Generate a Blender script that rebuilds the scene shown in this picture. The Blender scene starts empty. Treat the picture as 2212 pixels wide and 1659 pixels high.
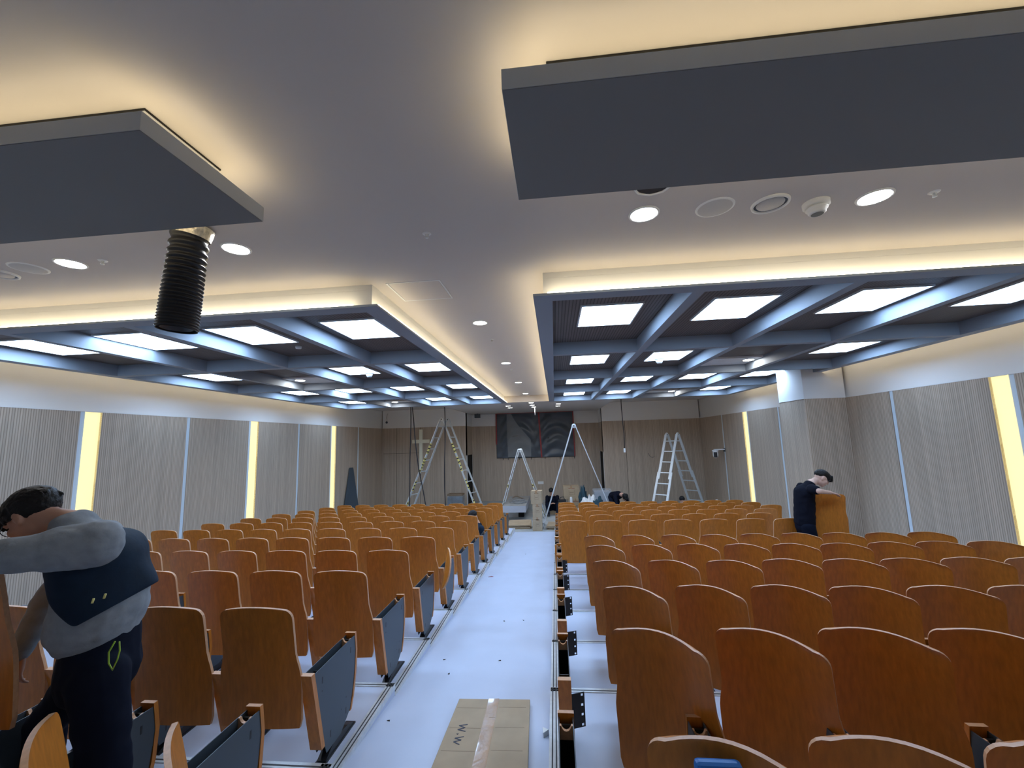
import bpy, bmesh, math, random
from mathutils import Vector, Matrix, noise
random.seed(7)
PI = math.pi
S = bpy.context.scene
COL = S.collection
H = 2.83            # eye height above the stage floor; builders below take heights relative to the eye

# ------------------------------------------------------------------ camera, world, exposure
cam = bpy.data.objects.new('camera', bpy.data.cameras.new('camera'))
COL.objects.link(cam)
yaw, pitch, roll = .0966, .1323, .0299
cy, sy, cp, sp, cr, sr = math.cos(yaw), math.sin(yaw), math.cos(pitch), math.sin(pitch), math.cos(roll), math.sin(roll)
f0, r0, u0 = Vector((-sy, cy, 0)), Vector((cy, sy, 0)), Vector((0, 0, 1))
f2 = f0 * cp + u0 * sp; u2 = u0 * cp - f0 * sp
r3 = r0 * cr - u2 * sr; u3 = u2 * cr + r0 * sr
cam.matrix_world = Matrix(((r3.x, u3.x, -f2.x, 0), (r3.y, u3.y, -f2.y, 0), (r3.z, u3.z, -f2.z, H), (0, 0, 0, 1)))
cam.data.sensor_width = 36; cam.data.lens = 36 * 905.0 / 2212
cam.data.clip_start = .03
S.camera = cam
w = bpy.data.worlds.new('world'); S.world = w; w.use_nodes = True
w.node_tree.nodes['Background'].inputs[0].default_value = (.7, .8, 1, 1)
w.node_tree.nodes['Background'].inputs[1].default_value = .02
S.view_settings.view_transform = 'Standard'; S.view_settings.look = 'None'
S.view_settings.gamma = 1; S.view_settings.exposure = 0.0; S.view_settings.use_curve_mapping = False
S.cycles.use_denoising = True
S.cycles.max_bounces = 8; S.cycles.diffuse_bounces = 5; S.cycles.glossy_bounces = 3; S.cycles.sample_clamp_indirect = 4
# strengths of the lamps that the hall has
E_PANEL, E_DOWN, E_COVE, E_NICHE, E_COVE_REAR = 21.0, 110.0, 19.0, 1.0, 8.0
C_PANEL, C_WARM, C_DOWN, C_NICHE = (.46, .67, 1.0), (1.0, .84, .55), (.95, .97, 1.0), (1.0, .90, .46)

# ------------------------------------------------------------------ materials
def lin(r, g, b):
    f = lambda c: (c / 255 / 12.92) if c <= 10 else ((c / 255 + .055) / 1.055) ** 2.4
    return (f(r), f(g), f(b), 1)
def mat(name, col, rough=.5, metal=0, emit=None, es=0, spec=.5, noise_amt=0, nscale=20, bump=0, coat=0, alpha=1, stretch=None):
    m = bpy.data.materials.new(name); m.use_nodes = True
    nt = m.node_tree; b = nt.nodes['Principled BSDF']
    b.inputs['Base Color'].default_value = col; b.inputs['Roughness'].default_value = rough
    b.inputs['Metallic'].default_value = metal; b.inputs['Specular IOR Level'].default_value = spec
    b.inputs['Coat Weight'].default_value = coat; b.inputs['Alpha'].default_value = alpha
    if emit: b.inputs['Emission Color'].default_value = (*emit, 1); b.inputs['Emission Strength'].default_value = es
    if noise_amt or bump:
        tc = nt.nodes.new('ShaderNodeTexCoord'); mp = nt.nodes.new('ShaderNodeMapping')
        if stretch: mp.inputs['Scale'].default_value = stretch
        nz = nt.nodes.new('ShaderNodeTexNoise'); nz.inputs['Scale'].default_value = nscale; nz.inputs['Detail'].default_value = 5
        nt.links.new(tc.outputs['Object'], mp.inputs['Vector']); nt.links.new(mp.outputs['Vector'], nz.inputs['Vector'])
        if noise_amt:
            mr = nt.nodes.new('ShaderNodeMapRange'); mr.inputs['From Min'].default_value = .3; mr.inputs['From Max'].default_value = .7
            mr.inputs['To Min'].default_value = 1 - noise_amt; mr.inputs['To Max'].default_value = 1 + noise_amt
            vm = nt.nodes.new('ShaderNodeVectorMath'); vm.operation = 'SCALE'; vm.inputs[0].default_value = col[:3]
            nt.links.new(nz.outputs['Fac'], mr.inputs['Value']); nt.links.new(mr.outputs['Result'], vm.inputs['Scale'])
            nt.links.new(vm.outputs['Vector'], b.inputs['Base Color'])
        if bump:
            bp = nt.nodes.new('ShaderNodeBump'); bp.inputs['Strength'].default_value = bump; bp.inputs['Distance'].default_value = .01
            nt.links.new(nz.outputs['Fac'], bp.inputs['Height']); nt.links.new(bp.outputs['Normal'], b.inputs['Normal'])
    return m
def ribbed(name, c1, c2, period, rough=.6, duty=.68):
    """vertical (or, overhead, lengthwise) slats: dark grooves between narrow wood slats, with grain"""
    m = bpy.data.materials.new(name); m.use_nodes = True
    nt = m.node_tree; L = nt.links.new; b = nt.nodes['Principled BSDF']; b.inputs['Roughness'].default_value = rough
    g = nt.nodes.new('ShaderNodeNewGeometry'); sx = nt.nodes.new('ShaderNodeSeparateXYZ'); L(g.outputs['Position'], sx.inputs[0])
    add = nt.nodes.new('ShaderNodeMath'); L(sx.outputs['X'], add.inputs[0])
    if name == 'ceiling_slats': add.inputs[1].default_value = 0
    else: L(sx.outputs['Y'], add.inputs[1])
    dv = nt.nodes.new('ShaderNodeMath'); dv.operation = 'DIVIDE'; L(add.outputs[0], dv.inputs[0]); dv.inputs[1].default_value = period
    fr = nt.nodes.new('ShaderNodeMath'); fr.operation = 'FRACT'; L(dv.outputs[0], fr.inputs[0])
    gt = nt.nodes.new('ShaderNodeMapRange'); gt.interpolation_type = 'SMOOTHSTEP'
    gt.inputs['From Min'].default_value = duty - .06; gt.inputs['From Max'].default_value = duty + .06; L(fr.outputs[0], gt.inputs['Value'])
    fl = nt.nodes.new('ShaderNodeMath'); fl.operation = 'FLOOR'; L(dv.outputs[0], fl.inputs[0])
    wn = nt.nodes.new('ShaderNodeTexWhiteNoise'); wn.noise_dimensions = '1D'; L(fl.outputs[0], wn.inputs['W'])
    mp = nt.nodes.new('ShaderNodeMapping'); mp.inputs['Scale'].default_value = (1, 1, .06) if name != 'ceiling_slats' else (1, .06, 1)
    L(g.outputs['Position'], mp.inputs['Vector'])
    nz = nt.nodes.new('ShaderNodeTexNoise'); nz.inputs['Scale'].default_value = 45; nz.inputs['Detail'].default_value = 4; L(mp.outputs[0], nz.inputs['Vector'])
    ad = nt.nodes.new('ShaderNodeMath'); ad.operation = 'MULTIPLY_ADD'; L(wn.outputs['Value'], ad.inputs[0]); ad.inputs[1].default_value = .5; L(nz.outputs['Fac'], ad.inputs[2])
    mr = nt.nodes.new('ShaderNodeMapRange'); mr.inputs['From Min'].default_value = .3; mr.inputs['From Max'].default_value = 1.2
    mr.inputs['To Min'].default_value = .82; mr.inputs['To Max'].default_value = 1.15; L(ad.outputs[0], mr.inputs['Value'])
    mx = nt.nodes.new('ShaderNodeMix'); mx.data_type = 'RGBA'; mx.inputs['A'].default_value = c1; mx.inputs['B'].default_value = c2; L(gt.outputs[0], mx.inputs['Factor'])
    vm = nt.nodes.new('ShaderNodeVectorMath'); vm.operation = 'SCALE'; L(mx.outputs['Result'], vm.inputs[0]); L(mr.outputs[0], vm.inputs['Scale'])
    L(vm.outputs[0], b.inputs['Base Color'])
    return m
M = {}
M['plaster'] = mat('white_plaster', (.74, .73, .71, 1), .8, spec=.2)
M['ceil'] = mat('ceiling_paint', (.60, .55, .50, 1), .85, spec=.2)
M['beam'] = mat('beam_paint', (.28, .315, .355, 1), .55, spec=.3)
M['baffle'] = mat('baffle_underside_shaded', (.22, .215, .205, 1), .6, spec=.3)  # underside shade put into the colour: darker copy of the baffle grey
M['bafside'] = mat('baffle_side_lit', (.52, .53, .52, 1), .6, spec=.3)  # lighter, lit copy of the baffle grey for the sides
M['slat'] = ribbed('wall_slats', lin(184, 167, 148), lin(148, 130, 112), .030)
M['cslat'] = ribbed('ceiling_slats', lin(104, 94, 88), lin(66, 58, 52), .035)
M['floor'] = mat('vinyl_floor', (.52, .575, .70, 1), .42, noise_amt=.035, nscale=3, spec=.4)
M['stage'] = mat('stage_concrete', (.36, .37, .36, 1), .7, noise_amt=.12, nscale=4)
M['trimw'] = mat('white_trim', (.62, .70, .76, 1), .5)
M['alu'] = mat('aluminium', (.66, .69, .70, 1), .45, metal=.45, noise_amt=.08, nscale=30)
M['groove'] = mat('dark_rubber', (.05, .055, .06, 1), .6)
M['wood'] = mat('orange_brown_plywood', (.52, .185, .025, 1), .36, noise_amt=.16, nscale=9, stretch=(6, 6, 1), coat=.06, spec=.38)
M['edge'] = mat('plywood_edge', (.62, .36, .20, 1), .4, noise_amt=.1, nscale=60)
M['metal'] = mat('blue_grey_steel', (.060, .078, .095, 1), .45, metal=.25)
M['black'] = mat('black_steel', (.012, .012, .014, 1), .45)
M['lampw'] = mat('lamp_diffuser', (.9, .9, .9, 1), .5, emit=C_PANEL, es=E_PANEL)
M['down'] = mat('downlight_lens', (.9, .9, .9, 1), .5, emit=C_DOWN, es=E_DOWN)
M['cove'] = mat('cove_led', (.9, .9, .9, 1), .5, emit=C_WARM, es=E_COVE)
M['cover'] = mat('cove_led_rear', (.9, .9, .9, 1), .5, emit=C_WARM, es=E_COVE_REAR)
M['niche'] = mat('niche_led', (.25, .23, .16, 1), .5, emit=C_NICHE, es=E_NICHE)
M['white'] = mat('white_plastic', (.75, .75, .73, 1), .4)
M['grill'] = mat('speaker_grille', (.55, .53, .50, 1), .6, bump=.3, nscale=300)
M['duct'] = mat('duct_rubber', (.012, .012, .013, 1), .45, coat=.1)
M['tape'] = mat('foil_tape', (.55, .50, .40, 1), .3, metal=.7, noise_amt=.5, nscale=25, bump=.8)
M['card'] = mat('cardboard', (.40, .30, .19, 1), .75, noise_amt=.08, nscale=6)
M['carddk'] = mat('cardboard_print', (.22, .15, .09, 1), .75)
M['cardred'] = mat('cardboard_red_print', (.30, .13, .08, 1), .75)
M['ctape'] = mat('packing_tape', (.42, .25, .13, 1), .18, coat=.5, noise_amt=.15, nscale=14, bump=.3)
M['ink'] = mat('marker_ink', (.03, .03, .05, 1), .5)
M['cross'] = mat('cross_paint', (.80, .78, .62, 1), .5)
M['sheet'] = mat('black_plastic_sheet', (.055, .070, .088, 1), .32, spec=.5)
M['clear'] = mat('clear_plastic_sheet', (.50, .53, .55, 1), .25, alpha=.33)
M['red'] = mat('red_tape', (.28, .03, .03, 1), .5)
M['yel'] = mat('yellow_tape', (.75, .66, .22, 1), .5)
M['blk'] = mat('black_tape', (.015, .015, .015, 1), .5)
M['cable'] = mat('cable_rubber', (.012, .012, .018, 1), .5)
M['hair'] = mat('black_hair', (.006, .005, .005, 1), .5, bump=.6, nscale=60, spec=.3)
M['skin'] = mat('skin', (.46, .25, .17, 1), .55, noise_amt=.08, nscale=12)
M['skin2'] = mat('skin_light', (.62, .40, .31, 1), .55)
M['eye'] = mat('eye', (.02, .015, .012, 1), .2)
M['grey'] = mat('grey_sweatshirt', (.27, .30, .33, 1), .9, noise_amt=.08, nscale=30, bump=.25, spec=.1)
M['navy'] = mat('navy_vest', (.010, .022, .042, 1), .75, spec=.15, noise_amt=.2, nscale=14, bump=.35)
M['vestmesh'] = mat('vest_shoulder_panel', (.035, .055, .075, 1), .8, spec=.1)
M['pants'] = mat('dark_trousers', (.006, .009, .020, 1), .8, spec=.1, bump=.3, nscale=10)
M['bshirt'] = mat('black_shirt', (.006, .007, .014, 1), .85, spec=.1, bump=.3, nscale=10)
M['lime'] = mat('lime_cord', (.30, .48, .03, 1), .5)
M['blue'] = mat('blue_plastic', (.01, .16, .55, 1), .35)
M['purple'] = mat('blue_tarp', (.05, .05, .35, 1), .5, noise_amt=.3, nscale=9)
M['olive'] = mat('ochre_plastic', (.25, .17, .05, 1), .5)
M['teal'] = mat('teal_cloth', (.015, .05, .07, 1), .8, bump=.5, nscale=20)
M['dark'] = mat('dark_void', (.03, .028, .026, 1), .9, spec=.1)
M['riser'] = mat('grey_riser_side', (.42, .43, .47, 1), .6)
M['risert'] = mat('grey_riser_top', (.30, .29, .27, 1), .6, noise_amt=.12, nscale=5)
M['unit'] = mat('wrapped_speaker', (.06, .09, .13, 1), .25, noise_amt=.5, nscale=8, bump=.6)

# ------------------------------------------------------------------ mesh helper
class MB:
    def __init__(s): s.v = []; s.f = []; s.m = []; s.sm = []
    def add(s, vs, fs, mi=0, smooth=False):
        n = len(s.v); s.v += [tuple(v) for v in vs]
        for f in fs: s.f.append([i + n for i in f]); s.m.append(mi); s.sm.append(smooth)
        return s
    def box(s, x0, x1, y0, y1, z0, z1, mi=0):
        if x0 > x1: x0, x1 = x1, x0
        if y0 > y1: y0, y1 = y1, y0
        vs = [(x, y, z) for z in (z0, z1) for x, y in ((x0, y0), (x1, y0), (x1, y1), (x0, y1))]
        return s.add(vs, [(3, 2, 1, 0), (4, 5, 6, 7), (0, 1, 5, 4), (1, 2, 6, 5), (2, 3, 7, 6), (3, 0, 4, 7)], mi)
    def obox(s, c, ax, hs, mi=0):   # oriented box: centre, three axes, half sizes
        c = Vector(c); vs = []
        for k in (-1, 1):
            for i, j in ((-1, -1), (1, -1), (1, 1), (-1, 1)):
                vs.append(c + ax[0] * (i * hs[0]) + ax[1] * (j * hs[1]) + ax[2] * (k * hs[2]))
        return s.add(vs, [(3, 2, 1, 0), (4, 5, 6, 7), (0, 1, 5, 4), (1, 2, 6, 5), (2, 3, 7, 6), (3, 0, 4, 7)], mi)
    def bar(s, a, b, wd, dp, up=(0, 0, 1), mi=0):
        a = Vector(a); b = Vector(b); z = (b - a); L = z.length; z.normalize()
        x = Vector(up).cross(z)
        if x.length < 1e-4: x = Vector((1, 0, 0))
        x.normalize(); y = z.cross(x)
        return s.obox((a + b) / 2, (x, y, z), (wd / 2, dp / 2, L / 2), mi)
    def tube(s, pts, r, n=8, mi=0, cap=True, smooth=True):
        pts = [Vector(p) for p in pts]; rs = r if isinstance(r, (list, tuple)) else [r] * len(pts)
        vs = []; fs = []; px = None
        for i, p in enumerate(pts):
            d = (pts[min(i + 1, len(pts) - 1)] - pts[max(i - 1, 0)]).normalized()
            if px is None: px = d.orthogonal().normalized()
            else: px = (px - d * px.dot(d)).normalized()
            q = d.cross(px)
            vs += [p + (px * math.cos(2 * PI * k / n) + q * math.sin(2 * PI * k / n)) * rs[i] for k in range(n)]
        for i in range(len(pts) - 1):
            for k in range(n): fs.append((i * n + k, i * n + (k + 1) % n, (i + 1) * n + (k + 1) % n, (i + 1) * n + k))
        if cap: fs.append(tuple(range(n - 1, -1, -1))); fs.append(tuple(range((len(pts) - 1) * n, len(pts) * n)))
        return s.add(vs, fs, mi, smooth)
    def lathe(s, prof, c=(0, 0, 0), n=24, mi=0, ax=None, smooth=True):  # prof: (radius, height)
        c = Vector(c); X, Y, Z = ax or (Vector((1, 0, 0)), Vector((0, 1, 0)), Vector((0, 0, 1)))
        vs = []; fs = []
        for r, h in prof: vs += [c + X * (r * math.cos(2 * PI * k / n)) + Y * (r * math.sin(2 * PI * k / n)) + Z * h for k in range(n)]
        for i in range(len(prof) - 1):
            for k in range(n): fs.append((i * n + k, i * n + (k + 1) % n, (i + 1) * n + (k + 1) % n, (i + 1) * n + k))
        return s.add(vs, fs, mi, smooth)
    def prism(s, poly, a, b, plane='yz', mi=0, me=None):  # polygon in plane, extruded along the third axis from a to b
        P = {'yz': lambda u, v, t: (t, u, v), 'xz': lambda u, v, t: (u, t, v), 'xy': lambda u, v, t: (u, v, t)}[plane]
        n = len(poly); vs = [P(u, v, a) for u, v in poly] + [P(u, v, b) for u, v in poly]
        s.add(vs, [tuple(range(n - 1, -1, -1)), tuple(range(n, 2 * n))], mi)
        s.add(vs, [(i, (i + 1) % n, n + (i + 1) % n, n + i) for i in range(n)], mi if me is None else me)
        return s
    def build(s, name, mats, parent=None, loc=(0, 0, 0), bevel=0, origin=None):
        me = bpy.data.meshes.new(name); o0 = Vector(origin) if origin else Vector((0, 0, 0))
        me.from_pydata([tuple(Vector(v) - o0) for v in s.v], [], s.f); 
        for m in (mats if isinstance(mats, (list, tuple)) else [mats]): me.materials.append(M[m] if isinstance(m, str) else m)
        for p, mi, sm in zip(me.polygons, s.m, s.sm): p.material_index = mi; p.use_smooth = sm
        me.update()
        bm = bmesh.new(); bm.from_mesh(me); bmesh.ops.recalc_face_normals(bm, faces=bm.faces); bm.to_mesh(me); bm.free()
        o = bpy.data.objects.new(name, me); COL.objects.link(o)
        o.location = Vector(loc) + o0
        if parent: o.parent = parent
        if bevel:
            b = o.modifiers.new('b', 'BEVEL'); b.width = bevel; b.segments = 2; b.limit_method = 'ANGLE'
        return o
def tag(o, label=None, cat=None, group=None, kind=None):
    if label: o['label'] = label
    if cat: o['category'] = cat
    if group: o['group'] = group
    if kind: o['kind'] = kind
    return o
def empty(name, loc, label=None, cat=None, group=None, rz=0):
    o = bpy.data.objects.new(name, None); COL.objects.link(o); o.location = loc; o.rotation_euler = (0, 0, rz)
    o.empty_display_size = .1
    return tag(o, label, cat, group)
def W(x, y, z): return (x, y, z + H)
def struct(mb, name, mats, **k):
    o = mb.build(name, mats, loc=(0, 0, H), **k); o['kind'] = 'structure'; return o
def copy_tree(o, parent=None):
    c = o.copy(); COL.objects.link(c); c.parent = parent
    for ch in KIDS.get(o.name, ()): copy_tree(ch, c)
    KIDS[c.name] = ()
    return c
KIDS = {}

# ------------------------------------------------------------------ the hall
XW, XE, YF, YR, YB = -7.36, 5.81, 17.5, 18.9, -1.6
ZW, ZC, ZS = .64, 1.40, 1.19       # top of the slatted cladding, ceiling, soffit over the recess
ZF = -2.83
H0, SL = 1.67, .0867               # aisle ramp
def ramp(y): return -(H0 + SL * y)
def nose(i): return 2.53 + .955 * i
def plat(i): return ramp(nose(i - 1))
YST = 13.4
m = MB(); m.add([(XW - .3, YST, ZF), (XE + .3, YST, ZF), (XE + .3, YR + .3, ZF), (XW - .3, YR + .3, ZF)], [(0, 1, 2, 3)])
struct(m, 'floor', 'stage')
m = MB(); m.add([(-1.34, YB, ramp(YB)), (-.11, YB, ramp(YB)), (-.11, YST, ramp(YST)), (-1.34, YST, ramp(YST))], [(0, 1, 2, 3)])
struct(m, 'floor_aisle', 'floor')
for nm, x0, x1, e in (('left', XW, -1.34, -1.34), ('right', -.11, XE, -.11)):
    m = MB(); t = MB()
    for i in range(-3, 12):
        y0 = max(nose(i - 1), YB); y1 = nose(i) if i < 11 else YST; z = plat(i) if i > -3 else ramp(YB)
        m.box(x0, x1, y0, y1, z - .35, z, 0)
        # metal nosing on the front edge: plate, two dark grooves
        if i < 11: t.box(x0, x1, y1 - .045, y1 + .004, z, z + .006, 0); t.box(x0, x1, y1 - .030, y1 - .020, z + .006, z + .0075, 1); t.box(x0, x1, y1, y1 + .004, z - .03, z, 0)
        # edging along the aisle
        s = -1 if e < -1 else 1
        t.box(e, e + s * .06, y0, y1, z, z + .006, 0)
        t.box(e + s * .012, e + s * .020, y0, y1, z + .006, z + .0075, 1); t.box(e + s * .036, e + s * .044, y0, y1, z + .006, z + .0075, 1)
        t.box(e - s * .004, e, y0, y1, z - .03, z + .006, 0)
    struct(m, 'floor_' + nm, 'floor'); struct(t, 'trim_' + ('1' if nm == 'left' else '2'), ['alu', 'groove'])
# side walls
def side_wall(name, x, s, gaps, sgn):
    """x inner face of the cladding, s=+1/-1 outwards"""
    m = MB(); m.box(x + s * .05, x + s * .35, YB - .3, YF + .3, ZF - .2, ZC + .1, 0)
    ys = [YB] + [v for g in gaps for v in g] + [YF]
    for a, b in zip(ys[0::2], ys[1::2]): m.box(x, x + s * .05, a, b, ZF, ZW, 1)
    m.box(x - s * .004, x + s * .05, YB, YF, ZW, ZW + .02, 0)
    struct(m, name, ['plaster', 'slat'])
NI = [(2.25, 2.46), (5.93, 6.17), (9.60, 9.86), (13.37, 13.64)]
TH = [(4.02, 4.10), (7.78, 7.86), (11.50, 11.59), (15.22, 15.32)]
gl = sorted([(a - .08, b) for a, b in NI] + TH)
side_wall('wall_left', XW, -1, gl, -1); side_wall('wall_right', XE, 1, gl, 1)
k = 3
for nm, x, s in (('left', XW, -1), ('right', XE, 1)):
    m = MB()
    for a, b in TH: m.box(x + s * .01, x + s * .05, a, b, ZF, ZW, 0)
    for a, b in NI: m.box(x + s * .01, x + s * .05, a - .08, a, ZF, ZW, 0)
    struct(m, 'trim_%d' % k, 'trimw'); k += 1
    for q, (a, b) in enumerate(NI):
        side = 'pillar-side wall' if nm == 'right' else 'wall on the cross side'
        t = empty('wall_light', W(x + s * .03, (a + b) / 2, ZF if False else -2.83),
            ('Tall yellow light strip in the slatted %s, ' % side) + ['beside the rearmost seats', 'nearest the camera', 'halfway along', 'nearest the stage'][q], 'wall light', 'yellow wall light strips')
        d = MB(); d.box(x + s * .035, x + s * .05, a, b, ZF, ZW, 0); d.build('diffuser', 'niche', t, loc=(0, 0, H)); 
        d = MB(); d.box(x + s * .002, x + s * .05, b, b + .008, ZF, ZW, 0); d.box(x + s * .002, x + s * .05, a - .008, a, ZF, ZW, 0); d.build('frame', 'niche', t, loc=(0, 0, H))
        for c in t.children: c.location = c.location - t.location
# rear wall (behind the camera)
m = MB(); m.box(XW - .3, XE + .3, YB - .3, YB, ZF - .2, ZC + .1, 0); struct(m, 'wall_back', 'plaster')
# front wall either side of the recess, recess walls with dark side openings
XA, XB = -3.72, 1.95
m = MB()
for a, b in ((XW, XA), (XB, XE)):
    m.box(a, b, YF + .03, YF + .3, ZF - .2, ZC + .1, 0); m.box(a, b, YF, YF + .03, ZF, ZW, 1); m.box(a, b, YF - .004, YF + .03, ZW, ZW + .015, 0)
for xx in (-6.72, -5.68, -4.63, 2.85): m.box(xx, xx + .012, YF - .002, YF + .02, ZF, ZW, 2)
m.box(-7.3, -5.68, YF - .002, YF + .02, -.44, -.43, 2)
struct(m, 'wall_front', ['plaster', 'slat', 'dark'])
m = MB()
m.box(XA - .3, XB + .3, YR + .03, YR + .3, ZF - .2, ZC + .1, 0); m.box(XA, XB, YR, YR + .03, ZF, ZW, 1)
for xx, s in ((XA, -1), (XB, 1)):
    m.box(xx, xx + s * .25, YF + .3, YR + .3, ZW, ZC + .1, 0); m.box(xx, xx + s * .25, YF, YF + .3, ZW, ZC + .1, 0)
    m.box(xx, xx + s * .25, YF + .001, YR + .3, -.60, ZW, 1); m.box(xx + s * .02, xx + s * .25, YF + .3, YR + .3, ZF, -.60, 2)
struct(m, 'wall_recess', ['plaster', 'slat', 'dark'])
m = MB(); m.box(XA, XB, 17.6, YR, ZF, -2.66, 0); struct(m, 'floor_recess', 'stage')
# column by the pillar-side wall
m = MB(); m.box(5.03, XE, 8.95, 9.90, ZW, ZC, 0); m.box(5.03, XE, 8.95, 9.90, -2.6, ZW, 1); m.box(5.022, XE, 8.942, 9.908, ZW, ZW + .015, 0)
struct(m, 'wall_column', ['plaster', 'slat'])
# ceiling
m = MB(); m.box(XW - .3, XE + .3, YB - .3, YR + .3, ZC, ZC + .2, 0)
m.box(XA, XB, YST, YR, ZS, ZC - .001, 0)
struct(m, 'ceiling', 'ceil')

# coffered blocks, one each side of the centre line
Y1, Y2, ZB, ZK = 3.34, 13.40, 1.169, 1.34
LROW = [4.58, 7.20, 9.93, 12.70]
BY = [5.88, 8.40, 10.85]
BLK = {'right': dict(x0=-.127, x1=5.42, beams=[1.24, 2.50, 3.75], cols=[.641, 1.955, 3.32, 4.73], rnd=3.55, side='pillar side'),
       'left': dict(x0=-6.92, x1=-1.466, beams=[-5.30, -3.98, -2.69], cols=[-6.31, -4.92, -3.54, -2.18], rnd=-5.03, side='cross side')}
def ring(m, x0, x1, y0, y1, wx, wy, z0, z1, mi=0):
    m.box(x0, x0 + wx, y0, y1, z0, z1, mi); m.box(x1 - wx, x1, y0, y1, z0, z1, mi)
    m.box(x0 + wx, x1 - wx, y0, y0 + wy, z0, z1, mi); m.box(x0 + wx, x1 - wx, y1 - wy, y1, z0, z1, mi)
ORD = ['first', 'second', 'third', 'fourth', 'fifth', 'sixth', 'seventh', 'eighth', 'ninth', 'tenth', 'eleventh', 'twelfth']
for nm, B in BLK.items():
    x0, x1 = B['x0'], B['x1']; m = MB(); I = .085
    ring(m, x0, x1, Y1, Y2, .16, .15, ZB, ZB + .02, 0)                   # lower flange
    ring(m, x0 + I + .011, x1 - I - .011, Y1 + I + .011, Y2 - I - .011, .149 - I, .139 - I, ZB + .02, ZK, 0)
    m.box(x0 + I, x1 - I, Y1 + I, Y2 - I, ZK + .01, ZC, 1)               # box above
    ring(m, x0 + I, x1 - I, Y1 + I, Y2 - I, .01, .01, ZB + .021, ZK + .009, 1)
    m.box(x0 + .16, x1 - .16, Y1 + .15, Y2 - .15, ZK, ZK + .01, 2)       # slatted backing
    for bx in B['beams']: m.box(bx - .05, bx + .05, Y1 + .15, Y2 - .15, ZB, ZK, 0)
    xs = [x0 + .16] + [v for bx in B['beams'] for v in (bx - .05, bx + .05)] + [x1 - .16]
    for by in BY:
        for a, b in zip(xs[0::2], xs[1::2]): m.box(a, b, by - .05, by + .05, ZB, ZK, 0)
    struct(m, 'ceiling_coffer_' + nm, ['beam', 'plaster', 'cslat'])
    # warm strips lying on the flange, all round
    for q, (a, b, c, d, wd) in enumerate([(x0 + .03, x1 - .03, Y1 + .006, Y1 + .020, 'rear edge'), (x0 + .03, x1 - .03, Y2 - .020, Y2 - .006, 'stage edge'),
                               (x0 + .006, x0 + .020, Y1 + .05, Y2 - .05, 'edge'), (x1 - .020, x1 - .006, Y1 + .05, Y2 - .05, 'edge')]):
        if q == 0: a += .05 if nm == 'left' else .09; b -= .19 if nm == 'left' else 0
        which = wd if q < 2 else ('aisle edge' if (q == 2) == (nm == 'right') else 'wall edge')
        s = MB(); s.box(a, b, c, d, ZB + .02, ZB + .032, 0)
        o = s.build('led_strip', 'cove', loc=(0, 0, H), origin=None)
        tag(o, 'Warm LED cove strip along the %s of the %s coffered ceiling block' % (which, B['side']), 'light strip', 'LED cove strips')
    # lamps
    for r, ly in enumerate(LROW):
        for c, lx in enumerate(B['cols']):
            ca = c if nm == 'right' else 3 - c
            if r in (1, 3) and ca == 2: continue
            t = empty('ceiling_light', W(lx, ly, 1.322), 'Square light panel in the coffers, %s, %s row from camera, %s from the aisle' % (B['side'], ORD[r], ORD[ca]), 'ceiling light', 'square coffer lights')
            f = MB(); ring(f, -.318, .318, -.398, .398, .016, .016, 0, .018); f.build('frame', 'white', t)
            f = MB(); f.box(-.302, .302, -.382, .382, .003, .017); f.build('diffuser', 'lampw', t)
    for r, ly in ((1, 7.86), (3, 12.92)):
        t = empty('round_lamp', W(B['rnd'], ly, 1.305), 'Round lamp on a white square plate in the coffers, %s, %s the stage' % (B['side'], 'farther from' if r == 1 else 'closest to'), 'ceiling light', 'round coffer lamps')
        f = MB(); px0, px1 = ((2.551, 3.699) if nm == 'right' else (-5.249, -4.031)); f.box(px0 - B['rnd'], px1 - B['rnd'], -.24, .27 if r == 3 else .48, .004, .034); f.build('plate', 'white', t)
        f = MB(); f.lathe([(.0, -.004), (.085, -.004), (.09, .0)], n=24); f.build('lens', 'down', t)
        f = MB(); f.lathe([(.09, -.004), (.11, 0), (.11, .03)], n=24); f.build('rim', 'white', t)
        sp_ = bpy.data.lights.new('lamp', 'SPOT'); sp_.energy = 60; sp_.spot_size = 2.4; sp_.spot_blend = .6; sp_.shadow_soft_size = .08; sp_.color = C_DOWN
# small heads in the coffers
for x, y, d in ((2.56, 5.2, 'pillar side'), (-3.4, 5.25, 'cross side')):
    t = empty('sprinkler', W(x, y, 1.34), 'Small pale sprinkler disc in the coffers, %s, near the first light row' % d, 'sprinkler', 'coffer sprinklers')
    f = MB(); f.lathe([(0, -.03), (.035, -.03), (.04, -.02), (.04, 0)], n=16); f.build('cap', 'white', t)
for x, y, d in ((1.87, 7.40, 'pillar side'), (-3.40, 7.45, 'cross side')):
    t = empty('smoke_detector', W(x, y, 1.34), 'White smoke detector behind a coffer light, %s' % d, 'smoke detector', 'coffer smoke detectors')
    f = MB(); f.lathe([(0, -.10), (.04, -.10), (.06, -.06), (.06, -.04)], n=20); f.build('sensor', 'white', t)
    f = MB(); f.lathe([(.06, -.04), (.085, -.03), (.085, 0)], n=20); f.build('base', 'white', t)

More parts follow.
